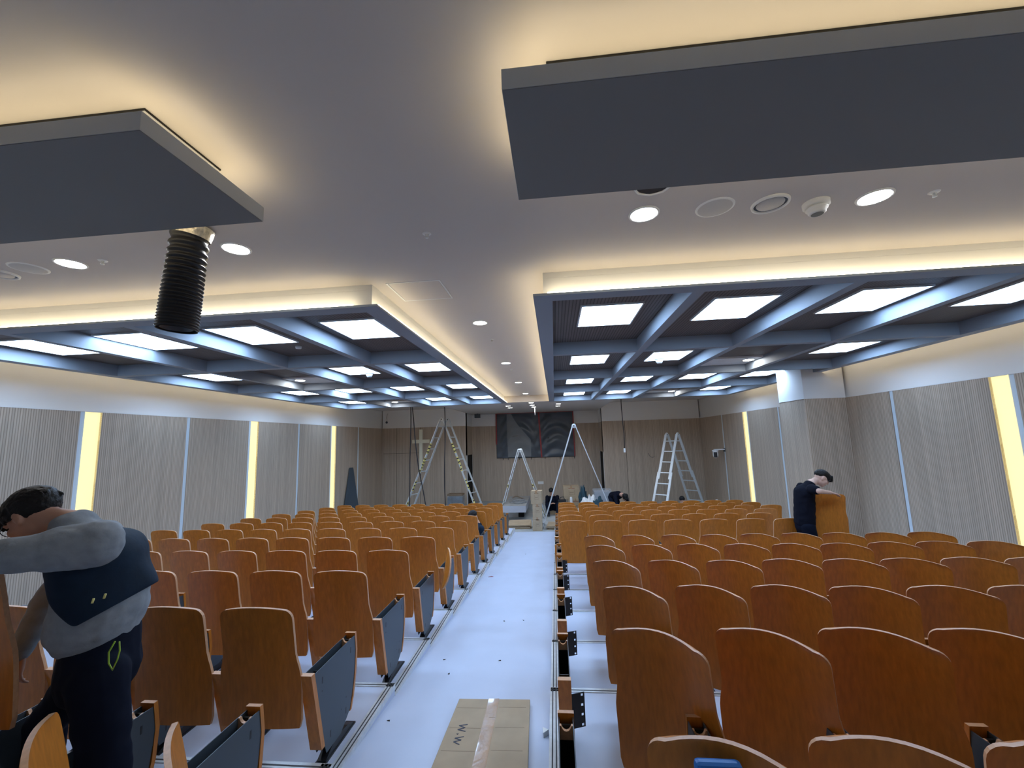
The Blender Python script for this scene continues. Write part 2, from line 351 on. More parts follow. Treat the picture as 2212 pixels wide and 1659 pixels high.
# rear grey baffles hung below the ceiling
for nm, x0, x1 in (('right', -.127, 5.42), ('left', -6.92, -1.466)):
    m = MB(); m.box(x0, x1, 1.26, 1.92, ZB, 1.245, 3); m.box(x0 + .002, x1 - .002, 1.262, 1.918, ZB - .003, ZB, 0); m.box(x0 + .16, x1 - .16, 1.41, 1.80, 1.245, ZC, 1)  # slab in the lit tone, thin sheet below carries the painted shade
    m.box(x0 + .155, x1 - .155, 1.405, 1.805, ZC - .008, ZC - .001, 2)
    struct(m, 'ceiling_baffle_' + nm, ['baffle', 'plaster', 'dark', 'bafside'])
    sd = 'pillar side' if nm == 'right' else 'cross side'
    for q, (a, b, c, d, wh) in enumerate([(x0 + .06, x1 - .06, 1.29, 1.31, 'rear edge'), (x0 + .06, x1 - .06, 1.87, 1.89, 'front edge'),
            (x0 + .03, x0 + .05, 1.30, 1.88, 'aisle end'), (x1 - .05, x1 - .03, 1.30, 1.88, 'aisle end')]):
        if q == 2 and nm == 'left' or q == 3 and nm == 'right': wh = 'wall end'
        s = MB(); s.box(a, b, c, d, 1.246, 1.262, 0)
        tag(s.build('led_strip', 'cover' , loc=(0, 0, H)), 'Warm LED strip on the %s of the grey ceiling baffle, %s' % (wh, sd), 'light strip', 'LED baffle strips')

# ceiling fittings
def downlight(x, y, z, label, group, r=.09):
    t = empty('downlight', W(x, y, z), label, 'downlight', group)
    f = MB(); f.lathe([(r + .012, 0), (r + .010, -.006), (r, -.008), (r - .004, -.004)], n=28); f.build('rim', 'white', t)
    f = MB(); f.lathe([(0, -.0045), (r - .004, -.0045)], n=28); f.build('lens', 'down', t)
for x, y, d in ((.626, 2.577, 'pillar side, between the baffle corner and the speaker'), (2.00, 2.591, 'pillar side, beyond the smoke detector'),
                (-2.187, 2.609, 'cross side, beside the black duct hose'), (-3.531, 2.636, 'cross side, beside the flat round speaker')):
    downlight(x, y, ZC, 'Round white downlight, ' + d, 'downlights behind the baffles', .085)
for k_, (y) in enumerate((4.816, 7.525, 10.217, 12.807)):
    downlight(-.83, y, ZC, 'Round downlight over the aisle, %s from the camera' % ORD[k_], 'downlights over the aisle', .08)
for x, y, d in ((-1.59, 14.70, 'cross side, farther from the screen'), (-1.60, 15.6, 'cross side, closer to the screen'), (-.72, 13.75, 'middle, farthest from the screen'), (-.74, 14.75, 'middle one of three'),
                (-.73, 15.6, 'middle, closest to the screen'), (.18, 14.6, 'pillar side, farther from the screen'), (.17, 15.55, 'pillar side, closer to the screen')):
    downlight(x, y, ZS, 'Round soffit downlight before the covered screen, ' + d, 'soffit downlights', .085)
t = empty('ceiling_speaker', W(1.056, 2.566, ZC), 'Shallow white domed ceiling speaker beside the pillar-side downlight', 'speaker', 'domed ceiling speakers')
f = MB(); f.lathe([(0, -.016), (.06, -.014), (.10, -.006)], n=28); f.build('grille', 'grill', t)
f = MB(); f.lathe([(.10, -.006), (.112, -.004), (.114, 0)], n=28); f.build('rim', 'white', t)
t = empty('ceiling_speaker', W(-3.914, 2.656, ZC), 'Shallow white domed ceiling speaker on the cross side, beyond the outer downlight', 'speaker', 'domed ceiling speakers')
f = MB(); f.lathe([(0, -.016), (.06, -.014), (.10, -.006)], n=28); f.build('grille', 'grill', t)
f = MB(); f.lathe([(.10, -.006), (.112, -.004), (.114, 0)], n=28); f.build('rim', 'white', t)
for x, y, d in ((1.386, 2.569, 'between speaker and smoke detector'), (-4.239, 2.708, 'at the edge of the cross side')):
    t = empty('ceiling_vent', W(x, y, ZC), 'Round ceiling disc with a dark ring, ' + d, 'vent', 'round ceiling vents')
    f = MB(); f.lathe([(0, -.010), (.075, -.010), (.078, -.004)], n=28); f.build('disc', 'grill', t)
    f = MB(); f.lathe([(.078, -.003), (.092, -.003)], n=28, mi=1); f.lathe([(.092, -.003), (.094, -.014), (.106, -.012), (.108, 0)], n=28); f.build('ring', ['white', 'metal'], t)
t = empty('smoke_detector', W(1.672, 2.607, ZC), 'White smoke detector on a raised collar beside the downlight, pillar side', 'smoke detector')
f = MB(); f.lathe([(.0, -.03), (.055, -.03), (.072, -.026), (.074, 0)], n=28); f.build('collar', 'white', t)
f = MB(); f.lathe([(0, -.075), (.038, -.075), (.048, -.066), (.050, -.05), (.06, -.045), (.06, -.036), (.045, -.03)], n=28); f.build('sensor', 'white', t)
f = MB(); f.lathe([(0, -.0765), (.034, -.0765)], n=20); f.build('mesh_face', 'metal', t)
for x, y, d in ((2.332, 2.592, 'at the pillar-side end of the rear fittings'), (-3.262, 2.632, 'beside the cross-side downlight'), (-.802, 2.612, 'alone over the rear of the aisle'), (-.81, 5.672, 'over the aisle past the first downlight'), (-.81, 8.3, 'over the aisle past the second downlight')):
    t = empty('sprinkler', W(x, y, ZC), 'Small metal sprinkler head, ' + d, 'sprinkler', 'ceiling sprinklers')
    f = MB(); f.lathe([(0, -.004), (.026, -.004), (.030, 0)], n=18); f.build('plate', 'white', t)
    f = MB(); f.lathe([(0, -.03), (.012, -.03), (.012, -.026), (.005, -.02), (.005, -.004)], n=12); f.bar((-.012, 0, -.004), (-.008, 0, -.028), .004, .004); f.bar((.012, 0, -.004), (.008, 0, -.028), .004, .004); f.build('head', 'alu', t)
# open hole in the ceiling with ragged collar, pillar side
t = empty('ceiling_hole', W(.613, 2.25, ZC), 'Open round hole in the ceiling with a ragged rim behind the baffle edge', 'opening')
f = MB(); f.lathe([(0, -.002), (.098, -.002)], n=28); f.build('void', 'black', t)
f = MB(); f.lathe([(.098, -.004), (.104, -.012), (.112, -.008), (.116, 0)], n=28)
f.v = [(x * (1 + .03 * math.sin(9 * math.atan2(y, x))), y * (1 + .03 * math.sin(9 * math.atan2(y, x))), z) for x, y, z in f.v]; f.build('rim', 'white', t)
# access hatch
t = empty('access_hatch', W(-1.18, 3.66, ZC), 'Flush white rectangular access hatch beside the cross-side coffered block', 'hatch')
f = MB(); ring(f, -.245, .245, -.24, .24, .014, .014, -.004, 0); f.build('frame', 'white', t)
f = MB(); f.box(-.228, .228, -.223, .223, -.003, 0); f.box(-.228, .05, -.228, -.222, -.0035, 0, 1); f.build('lid', ['ceil', 'dark'], t)
# flexible duct
t = empty('duct_hose', W(-2.23, 2.30, ZC), 'Black ribbed flexible duct hose hanging from the ceiling behind the baffle', 'duct hose')
pts = []; rs = []; n = 150
for i in range(n + 1):
    q = i / n; z = -.04 - q * .63; den = 34 * (q ** 1.25) * 1.0
    pts.append((-.015 - .035 * q, .0 - .01 * q, z)); rs.append(.098 + .007 * math.sin(2 * PI * (7 * q + 15 * q * q)) + .008 * q)
f = MB(); f.tube(pts, rs, 28, 0, cap=False); f.lathe([(.085, -.66), (.0, -.60)], c=(-.05, -.01, 0), n=20); f.build('hose', 'duct', t)
f = MB(); f.tube([(0.0, 0, 0), (-.005, 0, -.03), (-.012, 0, -.07)], [.115, .112, .104], 24, 0, cap=False); f.build('tape_wrap', 'tape', t)

# ------------------------------------------------------------------ chairs
TOP, LEN = .984, .684
def back_mesh(bow=-.018):
    """moulded plywood back: origin at floor under the top edge; y grows towards the stage"""
    m = MB(); nx, rows = 10, 20; th = .017
    def hw(z):                         # half width by depth below the top
        d = TOP - z; r = .055
        w_ = .222 if d < .24 else .222 + .026 * (1 - math.cos(min(1, (d - .24) / .18) * PI)) / 2
        if d < r: w_ = .222 - r + math.sqrt(max(0, r * r - (r - d) ** 2))
        e = z - (TOP - LEN)
        if e < .02: w_ -= .012 * (1 - e / .02)
        return w_
    dz = [0, .004, .012, .024, .038, .055] + [.055 + (LEN - .055) * k / (rows - 5) for k in range(1, rows - 4)]
    F = []; Bk = []
    for d in dz:
        z = TOP - d; w_ = hw(z)
        for k in range(nx + 1):
            u = -1 + 2 * k / nx; x = u * w_; q = d / LEN
            zz = z - (.016 * u * u if d < .2 else .016 * u * u * max(0, 1 - (d - .2) / .2))   # crowned top
            y = .095 * q + .03 * math.sin(q * PI) * .6 + bow * (1 - u * u)
            F.append((x, y, zz)); Bk.append((x, y + th, zz))
    N_ = nx + 1; R = len(dz); fs = []; es = []
    for r in range(R - 1):
        for k in range(nx):
            a, b, c, d = r * N_ + k, r * N_ + k + 1, (r + 1) * N_ + k + 1, (r + 1) * N_ + k
            fs.append((a, b, c, d)); fs.append((d + R * N_, c + R * N_, b + R * N_, a + R * N_))
    o = R * N_
    for k in range(nx): es.append((k, k + 1, o + k + 1, o + k)); a = (R - 1) * N_ + k; es.append((a, a + 1, o + a + 1, o + a))
    for r in range(R - 1):
        a = r * N_; b = (r + 1) * N_; es.append((a, b, o + b, o + a)); a += nx; b += nx; es.append((a, b, o + b, o + a))
    m.add(F + Bk, fs, 0, True)
    m.add(F + Bk, es, 1, False)
    return m
def merge_doubles(o):
    bm = bmesh.new(); bm.from_mesh(o.data); bmesh.ops.remove_doubles(bm, verts=bm.verts, dist=1e-5); bmesh.ops.recalc_face_normals(bm, faces=bm.faces)
    for e in bm.edges:
        if len(e.link_faces) == 2 and e.link_faces[0].material_index != e.link_faces[1].material_index: e.smooth = False
    bm.to_mesh(o.data); bm.free()
def stand_parts():
    P = {}
    poly = [(.11, .575), (.61, .575), (.625, .46), (.60, .28), (.555, .135), (.44, .06), (.27, .06), (.245, .12)]
    m = MB()
    for s in (-1, 1):
        m.prism(poly, s * .029, s * .033, 'yz', 0)
        for yy, zz in ((.20, .50), (.55, .505), (.50, .16), (.31, .14)): m.box(s * .0332, s * .0338, yy - .005, yy + .005, zz - .018, zz + .018, 1)
        for yy, zz in ((.50, .24), (.44, .20), (.20, .44)): m.box(s * .0332, s * .0337, yy - .003, yy + .003, zz - .004, zz + .004, 1)
    m.box(-.029, .029, .20, .60, .30, .305, 1); m.box(-.028, .028, .205, .212, .30, .545, 1); m.box(-.028, .028, .575, .585, .15, .56, 1)
    P['side_panel'] = (m, ['metal', 'black'])
    m = MB(); m.add([(x, y, z) for x in (-.036, .036) for y, z in ((.072, .585), (.108, .585), (.243, .115), (.207, .115))],
                    [(0, 1, 2, 3), (7, 6, 5, 4), (0, 3, 7, 4), (1, 5, 6, 2), (3, 2, 6, 7)], 0); m.add([(x, y, .585) for x, y in ((-.036, .072), (.036, .072), (.036, .108), (-.036, .108))], [(0, 1, 2, 3)], 1)
    P['rear_board'] = (m, ['wood', 'edge'])
    m = MB(); fr = [(.602, .592), (.622, .47), (.614, .33), (.585, .20), (.552, .125)]
    out = [(y, z) for y, z in fr]; inn = [(y + .022, z) for y, z in fr]
    for i in range(4):
        a, b, c, d = out[i], inn[i], inn[i + 1], out[i + 1]
        m.add([(x, y, z) for x in (-.036, .036) for y, z in (a, b, c, d)], [(0, 1, 2, 3), (7, 6, 5, 4), (0, 3, 7, 4), (1, 5, 6, 2)], 0)
    a, b = out[0], inn[0]; m.add([(-.036, *a), (.036, *a), (.036, *b), (-.036, *b)], [(0, 1, 2, 3)], 1)
    a, b = out[4], inn[4]; m.add([(-.036, *a), (.036, *a), (.036, *b), (-.036, *b)], [(0, 1, 2, 3)], 0)
    cup = [(-.029, .52), (-.029, .575), (-.022, .575)] + [(.020 * math.sin(t_) , .575 - .022 * math.cos(t_)) for t_ in (-1.0, -.5, 0, .5, 1.0)] + [(.022, .575), (.029, .575), (.029, .52)]
    m.prism(cup, .545, .560, 'xz', 1)
    P['front_board'] = (m, ['wood', 'edge'])
    m = MB(); m.box(-.02, .02, .33, .44, .03, .065, 0); m.box(-.017, .017, .335, .435, .06, .30, 0)
    P['leg'] = (m, ['black'])
    m = MB(); prof = [(.27, 0), (.27, .014), (.33, .045), (.38, .062), (.46, .062), (.54, .048), (.62, .018), (.63, 0)]
    m.prism(prof, -.028, .028, 'yz', 0); m.box(-.034, .034, .262, .64, 0, .010, 0)
    P['foot'] = (m, ['black'])
    return P
BACK = back_mesh().build('backrest', ['wood', 'edge']); merge_doubles(BACK); BACK_ME = BACK.data; bpy.data.objects.remove(BACK)
BACK = back_mesh(.050).build('backrest', ['wood', 'edge']); merge_doubles(BACK); LOOSE_ME = BACK.data; bpy.data.objects.remove(BACK)
SP = {}
for nm_, (mb_, mt_) in stand_parts().items():
    o_ = mb_.build(nm_, mt_); SP[nm_] = o_.data; bpy.data.objects.remove(o_)
bk = MB(); bk.box(-.001, .003, 0, .14, -.13, .13, 0)
for zz in (-.11, -.035, .04, .115): bk.box(-.0014, .0034, .10, .122, zz - .006, zz + .006, 1)
# bracket with real slots: build as strips between the slots
bk = MB(); bk.box(-.002, .002, 0, .10, -.13, .13); bk.box(-.002, .002, .125, .14, -.13, .13)
zs = [-.13, -.115, -.10, -.045, -.03, .03, .045, .10, .115, .13]
for a, b in ((-.13, -.122), (-.102, -.046), (-.026, .026), (.046, .102), (.122, .13)): bk.box(-.002, .002, .10, .125, a, b)
o_ = bk.build('bracket', 'black'); BR_ME = o_.data; bpy.data.objects.remove(o_)
def child(name, data, parent, loc=(0, 0, 0), rot=(0, 0, 0)):
    o = bpy.data.objects.new(name, data); COL.objects.link(o); o.parent = parent; o.location = loc; o.rotation_euler = rot; return o
def add_stand(t, x, bracket=0):
    s = child('side_panel', SP['side_panel'], t, (x, 0, 0))
    for n_ in ('rear_board', 'front_board', 'leg', 'foot'): child(n_, SP[n_], s)
    if bracket: child('bracket', BR_ME, s, (.036, .16, .38), (0, 0, -1.2)).scale = (1, .55, .68)
    return s
def ordn(i): return ORD[i]
NROW = 12
ROWN = ['nearest row'] + ['%s row from camera' % ORD[i] for i in range(1, 12)]
def chair(x, y, z, label, group, stands, back=(0, 0, 0, 0, 0), bracket=0, loose=False):
    t = empty('auditorium_chair', W(x, y, z), label, 'chair', group)
    for s in stands: add_stand(t, s, bracket)
    bx, by, bz, rz, rx = back
    child('backrest', LOOSE_ME if loose else BACK_ME, t, (bx, by, bz), (rx, 0, rz))
    return t
# cross-side block: stands towards the aisle
for i in range(0, NROW):
    yy = 2.3845 + .957 * (i - 1); z = plat(i)
    for j in range(9):
        x = -1.749 - .55 * j
        if i == 0:
            if j > 2: continue
            lab = 'Twisted loose-backed plywood chair, cross side, nearest row, %s from the aisle' % ordn(j)
            cx, cyy = ((-1.20, 1.345), (-1.70, 1.37), (-2.25, 1.37))[j]
            chair(x + .275, yy, z, lab, 'cross-side chairs', [0] + ([-.55] if j == 2 else []), (cx - (x + .275), cyy - yy - .05, -.075, math.radians(-46), 0), 0, False)
            continue
        if i <= 3 and j > (3, 4, 6)[i - 1]: continue
        lab = 'Brown plywood auditorium chair, cross side, %s, %s from the aisle' % (ROWN[i], ordn(j))
        st = [.275] + ([-.275] if j == 8 else [])
        chair(x, yy, z, lab, 'cross-side chairs', st)
# pillar-side block
for i in range(0, NROW):
    yy = 2.28 + .957 * (i - 1); z = plat(i)
    if i < 6:
        yy += .13; n = (4, 5, 6, 8, 9, 9)[i]
        for j in range(n):
            x = -.003 + .558 * j if i < 6 else 0
            lab = 'Twisted loose-backed plywood chair, pillar side, %s, %s from the aisle' % (ROWN[i], ordn(j))
            LX = ((.42, .87, 1.33, 1.79), (.405, .89, 1.365, 1.84, 2.31), (.47, .96, 1.46, 1.95, 2.44, 2.93), (.475, .965, 1.47, 1.96, 2.46, 2.94, 3.44, 3.93),
                  (.49, .985, 1.48, 1.98, 2.48, 2.98, 3.48, 3.97, 4.47), (.50, .985, 1.49, 1.98, 2.48, 2.98, 3.47, 3.97, 4.47))[i][j] * (1.0, 1.0, 1.0, 1.0, 1.0, 1.02)[i]
            LY = (1.28, 2.10, 3.01, 3.94, 4.87, 5.78)[i]
            b = (LX - x, LY - yy - .02 + random.uniform(-.02, .02) + .012 * j, (-.01, .015, -.02, -.025, -.035, -.05)[i], math.radians((-24, -34, -30, -30, -31, -34)[i] + random.uniform(-3, 3)), 0)
            chair(x, yy, z, lab, 'pillar-side chairs', [0] + ([.558] if j == n - 1 else []), b, 1, True)
    else:
        n = (7, 7, 8, 9, 9, 9)[i - 6]
        for j in range(n):
            x = .24 + .55 * j
            lab = 'Brown plywood auditorium chair, pillar side, %s, %s from the aisle' % (ROWN[i], ordn(j))
            chair(x, yy, z, lab, 'pillar-side chairs', [-.275] + ([.275] if j == n - 1 else []))
# loose backs
def loose_back(x, y, z, label, rz=0, rx=0):
    t = empty('plywood_board', W(x, y, z), label, 'chair back', 'loose chair backs')
    child('board', BACK_ME, t, (0, 0, -TOP + LEN), (rx, 0, rz)); return t
loose_back(4.03, 6.86, -1.615, 'Upright orange plywood chair back held by the person in black', math.radians(-8))
loose_back(-2.42, 1.52, -1.07, 'Plywood chair back under the forearm of the man in the vest', math.radians(-4))
for (x, y, z, lab, sx) in ((-1.35, 4.93, -1.66, 'Pale curved seat board sticking up beside an aisle armrest, cross side', 0), (-2.35, 4.12, -1.70, 'Curved seat board lying between rows, cross side, only its rim showing', .9)):
    t = empty('seat_board', W(x, y, z), lab, 'seat board')
    f = MB(); vs = []; n = 20
    for s_ in (0, 1):
        for k_ in range(n):
            a = 2 * PI * k_ / n; vs.append((s_ * .018 + .03 * math.cos(a) ** 2, .19 * math.cos(a), .22 + .22 * math.sin(a)))
    f.add(vs, [tuple(range(n))[::-1], tuple(range(n, 2 * n))], 0); f.add(vs, [(k_, (k_ + 1) % n, n + (k_ + 1) % n, n + k_) for k_ in range(n)], 1)
    b_ = f.build('board', ['wood', 'edge'], t, bevel=.004); b_.rotation_euler = (math.radians(-12), math.radians(10 if sx == 0 else 55), math.radians(20))

# ------------------------------------------------------------------ front of the hall
def ladder(name_label, apex, foot_l, foot_r, rung, n_rungs, wide, tapes=(), col=0, taper=1.0):
    """double ladder. apex: centre top; rung: unit vector along the rungs; wide: rail spacing"""
    apex = Vector(apex); rung = Vector(rung).normalized(); t = empty('folding_ladder', W(apex.x, apex.y, ZF), name_label, 'ladder', 'aluminium folding ladders')
    base = Vector((apex.x, apex.y, ZF))
    lr = (apex - Vector(foot_l)).length; ex = lr * .47
    for s_, foot in ((-1, Vector(foot_l)), (1, Vector(foot_r))):
        side = Vector((foot.x - apex.x, foot.y - apex.y, 0)).normalized()
        top = apex + side * .05
        d = (foot - top); L_ = d.length; d.normalize()
        nrm = d.cross(rung).normalized()
        for q in (-1, 1):
            wt, wb = wide * .5, wide * .5 + .045
            m = MB(); c = Vector(top) - base
            a0 = c + rung * (q * wt); a1 = c + d * (L_ * .53) + rung * (q * wt)
            m.bar(a0, a1, .030, .088, up=rung if abs(rung.z) < .9 else (0, 1, 0), mi=0)
            b0 = c + d * (L_ * .45) + rung * (q * (wt + .032)); b1 = c + d * L_ + rung * (q * (wb + .01))
            m.bar(b0, b1, .028, .082, up=rung, mi=0)
            for k_ in range(1, n_rungs + 1):
                p = c + d * (L_ * (k_ - .35) / n_rungs) + rung * (q * (wt + (.016 if k_ < n_rungs * .5 else .050)))
                m.tube([p, p + rung * (q * .006)], .011, 8, 1)
            m.box(*[v for c_ in (0, 1) for v in (b1[c_] - .035, b1[c_] + .035)], b1[2] - .0, b1[2] + .06, 1)
            if tapes:
                for (ta, tb) in (tapes if q == -1 else ()):
                    n_ = max(1, int((tb - ta) * L_ / .11))
                    for z_ in range(n_):
                        u_ = ta + (tb - ta) * (z_ + .5) / n_; off = .0 if u_ < .5 else .032
                        p = c + d * (L_ * u_) + rung * (q * (wt + off)); hh = (tb - ta) * L_ / n_ / 2
                        m.bar(p - d * hh, p + d * hh, .033, .091, up=rung, mi=2)
                        m.bar(p - d * hh * .4, p + d * hh * .25, .0345, .0925, up=rung, mi=3)
            m.build('rail', ['alu' if col == 0 else 'white', 'black', 'yel', 'blk'], t)
        for k_ in range(1, n_rungs + 1):
            m = MB(); c = Vector(top) - base; u_ = (k_ - .35) / n_rungs
            p = c + d * (L_ * u_); h_ = wide * .5 + (.0 if u_ < .5 else .03)
            m.bar(p - rung * h_, p + rung * h_, .03, .03, up=d, mi=0); m.build('rung', 'alu', t)
    for q in (-1, 1):
        m = MB(); c = apex - base + rung * (q * wide * .5)
        sd = Vector((foot_r[0] - foot_l[0], foot_r[1] - foot_l[1], 0)).normalized()
        m.lathe([(0, -.02), (.062, -.02), (.07, -.012), (.07, .012), (.062, .02), (0, .02)], c=c, n=20, ax=(sd, Vector((0, 0, 1)), rung)); m.lathe([(0, .022), (.02, .022), (.02, -.022), (0, -.022)], c=c, n=12, mi=1, ax=(sd, Vector((0, 0, 1)), rung))
        m.build('hinge', ['alu', 'black'], t)
    return t
ladder('Tall folding ladder with yellow and black tape, before the cross', (-4.09, 15.5, .83), (-5.58, 15.3, ZF), (-2.70, 15.6, ZF), (.30, .95, 0), 9, .42, ((.24, .34), (.38, .52), (.60, .70), (.80, .98)))
ladder('Short folding ladder with yellow tape, behind the stacked boxes', (-1.31, 15.8, -.40), (-2.12, 15.8, ZF), (-.45, 15.85, ZF), (.08, 1, 0), 6, .38, ((.50, .54), (.72, .97)))
ladder('Tall plain folding ladder overlapping the covered screen', (.66, 14.25, .40), (-.49, 14.15, ZF), (1.90, 14.35, ZF), (.06, 1, 0), 8, .38)
ladder('Folding ladder turned towards the seats, near the wall camera', (4.16, 15.5, .02), (3.25, 14.75, ZF), (5.10, 16.2, ZF), (.70, -.72, 0), 8, .42, (), 0)

def carton(name, x0, x1, y0, y1, z0, z1, label, rz=0, prints=0, group='cardboard cartons'):
    c = Vector(((x0 + x1) / 2, (y0 + y1) / 2, z0)); t = empty(name, W(*c), label, 'box', group, rz)
    a, b, h = (x1 - x0) / 2, (y1 - y0) / 2, z1 - z0
    m = MB(); m.box(-a, a, -b, b, 0, h - .004, 0); m.box(-a, -.003, -b, b, h - .004, h, 0); m.box(.003, a, -b, b, h - .004, h, 0)
    m.build('body', 'card', t, bevel=.003)
    m = MB(); m.box(-.028, .028, -b - .001, b + .001, h, h + .001); m.box(-.028, .028, -b - .0015, -b - .0005, h - .09, h + .001); m.build('tape', 'ctape', t)
    if prints:
        m = MB(); m.box(-a * .35, a * .45, -b - .0015, -b - .0005, h * .80, h * .86, 1 if prints > 1 else 0); m.box(-a * .3, -a * .27, -b - .0015, -b - .0005, h * .35, h * .7); m.box(a * .4, a * .43, -b - .0015, -b - .0005, h * .35, h * .7)
        m.box(-a * .3, a * .43, -b - .0015, -b - .0005, h * .34, h * .36); m.box(-a * .2, a * .3, -b - .0015, -b - .0005, h * .48, h * .53)
        m.build('print', ['carddk', 'cardred'], t)
    return t
carton('cardboard_box', -.79, -.50, 13.50, 13.82, ZF, -2.425, 'Brown carton at the bottom of the three-high stack at the aisle end', 0, 1)
carton('cardboard_box', -.785, -.49, 13.50, 13.82, -2.423, -2.020, 'Brown carton in the middle of the three-high stack at the aisle end', .03, 1)
carton('cardboard_box', -.805, -.47, 13.50, 13.84, -2.018, -1.62, 'Brown carton on top of the three-high stack at the aisle end', -.10, 1)
carton('cardboard_box', .40, .98, 16.5, 16.95, ZF, -2.29, 'Large carton with red print standing under another, by the screen wall', 0, 2)
carton('cardboard_box', .24, .84, 16.5, 16.95, -2.288, -1.82, 'Large carton with red print on top of another, by the screen wall', .02, 2)
def flat_pile(cx, cy, w_, d_, n_, label, rz, z0=ZF):
    t = empty('flattened_cardboard', W(cx, cy, z0), label, 'cardboard', 'flattened cardboard piles', rz)
    for k_ in range(n_):
        m = MB(); a = random.uniform(-.05, .05); m.box(-w_ / 2 + a, w_ / 2 + a, -d_ / 2 + a, d_ / 2 - a, k_ * .034, k_ * .034 + .022)
        o = m.build('sheet', 'card', t); o.rotation_euler = (0, 0, random.uniform(-.05, .05))
flat_pile(-1.22, 14.25, .72, .85, 4, 'Pile of flattened cartons on the floor, aisle end, cross side', .03)
flat_pile(-.02, 13.95, .62, .7, 4, 'Pile of flattened cartons behind the stacked boxes, pillar side', -.1)
# wheeled grey platform
t = empty('stage_riser', W(-1.5, 16, ZF), 'Low grey platform with a pale front edge lying on blocks', 'platform')
m = MB(); m.box(-.42, .40, -1.0, 1.6, .31, .53, 0); m.box(-.42, .40, -1.0, 1.6, .53, .535, 1); m.build('deck', ['riser', 'risert'], t, bevel=.006)
m = MB(); m.box(-.42, .05, -.15, .2, 0, .31); m.build('support_block', 'white', t)
m = MB(); m.box(.06, .25, -.1, .2, 0, .31); m.build('support_block', 'dark', t)
def crumple(name, c, sx, sy_, sz, matn, label, cat, seed=0, amp=.25, grp=None, n=2):
    bm = bmesh.new(); bmesh.ops.create_icosphere(bm, subdivisions=4, radius=1)
    for v in bm.verts:
        p = v.co.copy(); q = 1 + amp * noise.noise(p * 2.2 + Vector((seed, 0, 0))) + amp * .6 * noise.noise(p * 5 + Vector((seed, 3, 0)))
        v.co = Vector((p.x * sx * q, p.y * sy_ * q, (max(p.z, -.35) + .35) * sz * q))
    me = bpy.data.meshes.new(name); bm.to_mesh(me); bm.free(); me.materials.append(M[matn])
    for p in me.polygons: p.use_smooth = True
    o = bpy.data.objects.new(name, me); COL.objects.link(o); o.location = W(*c); tag(o, label, cat, grp); return o
crumple('plastic_wrap', (-1.42, 15.9, -2.295), .28, .5, .045, 'clear', 'Crumpled clear plastic wrap lying on the grey platform', 'plastic wrap', 3, .5)
# cable on platform
m = MB(); m.tube([(-1.75 + .09 * k_, 16.9 + .1 * math.sin(k_ * 1.3), -2.27 + .05 * math.sin(k_ * .8)) for k_ in range(8)], .018, 8)
tag(m.build('coiled_strap', 'carddk', loc=(0, 0, H)), 'Dark strap lying at the far end of the grey platform', 'strap')
# wrapped speaker, wrapped crate, bags, tool box etc
t = empty('wrapped_speaker', W(-4.03, 16.9, ZF), 'Dark loudspeaker in clear wrap against the front wall, behind tape-striped ladder', 'speaker')
m = MB(); m.box(-.29, .29, -.2, .2, 0, .66); m.build('cabinet', 'unit', t, bevel=.02)
m = MB(); m.box(-.32, .33, -.23, .23, .0, .70); m.build('wrap', 'clear', t, bevel=.03)
m = MB(); m.box(-.30, .31, -.21, .21, .702, .76); m.build('top_board', 'carddk', t)
t = empty('wrapped_crate', W(1.62, 15.9, ZF), 'Grey crate wrapped in clear plastic beside the plain ladder foot', 'crate')
m = MB(); m.box(-.28, .30, -.25, .25, 0, .88); m.build('crate', 'riser', t, bevel=.01)
m = MB(); m.box(-.32, .34, -.28, .28, 0, .96); m.build('wrap', 'clear', t, bevel=.04)
o = crumple('plastic_bag', (1.15, 15.2, ZF), .40, .3, .55, 'white', 'Crumpled white plastic bags heaped beside the wrapped crate', 'plastic bag', 1, .35)
crumple('dark_bag', (1.42, 14.9, ZF), .25, .2, .55, 'teal', 'Dark soft bag leaning on the white plastic bags', 'bag', 8, .3)
crumple('teal_cloth', (.92, 15.5, ZF), .17, .2, .70, 'teal', 'Dark teal cloth bundle beside the large cartons', 'cloth', 5, .4)
crumple('blue_tarp', (3.05, 14.4, -2.25), .32, .2, .06, 'purple', 'Crumpled deep-blue tarp draped below the turned ladder', 'tarp', 6, .4)
m = MB(); m.box(2.75, 3.35, 14.25, 14.6, ZF, -2.25); tag(m.build('low_table', 'riser', loc=(0, 0, H)), 'Low grey crate under the blue tarp, mostly hidden by the last row', 'crate')
t = empty('tool_box', W(.18, 16.2, ZF), 'Ochre and black tool box with handle beside the large cartons', 'tool box')
m = MB(); m.box(-.14, .14, -.1, .1, 0, .48, 0); m.build('case', 'olive', t, bevel=.01); m = MB(); m.box(-.15, .15, -.11, .11, .48, .56); m.build('lid', 'black', t, bevel=.008)
m = MB(); m.tube([(-.08, 0, .56), (-.06, 0, .64), (.06, 0, .66), (.09, 0, .56)], .014, 8); m.build('handle', 'black', t)
m = MB(); m.lathe([(0, 0), (.055, 0), (.055, .16), (.04, .19), (0, .19)], n=16); o = m.build('paint_pot', 'white', loc=W(.44, 16.25, -2.29 + .0)); 
o.location = W(.52, 16.2, ZF + .0); o.scale = (1, 1, 3.4); tag(o, 'Small white pot standing beside the tool box', 'pot')
m = MB(); m.lathe([(0, 0), (.05, 0), (.05, .62), (.03, .65), (0, .65)], n=16); tag(m.build('white_tube', 'white', loc=W(5.30, 15.0, ZF)), 'White upright tube behind the last row near the pillar-side wall', 'tube')
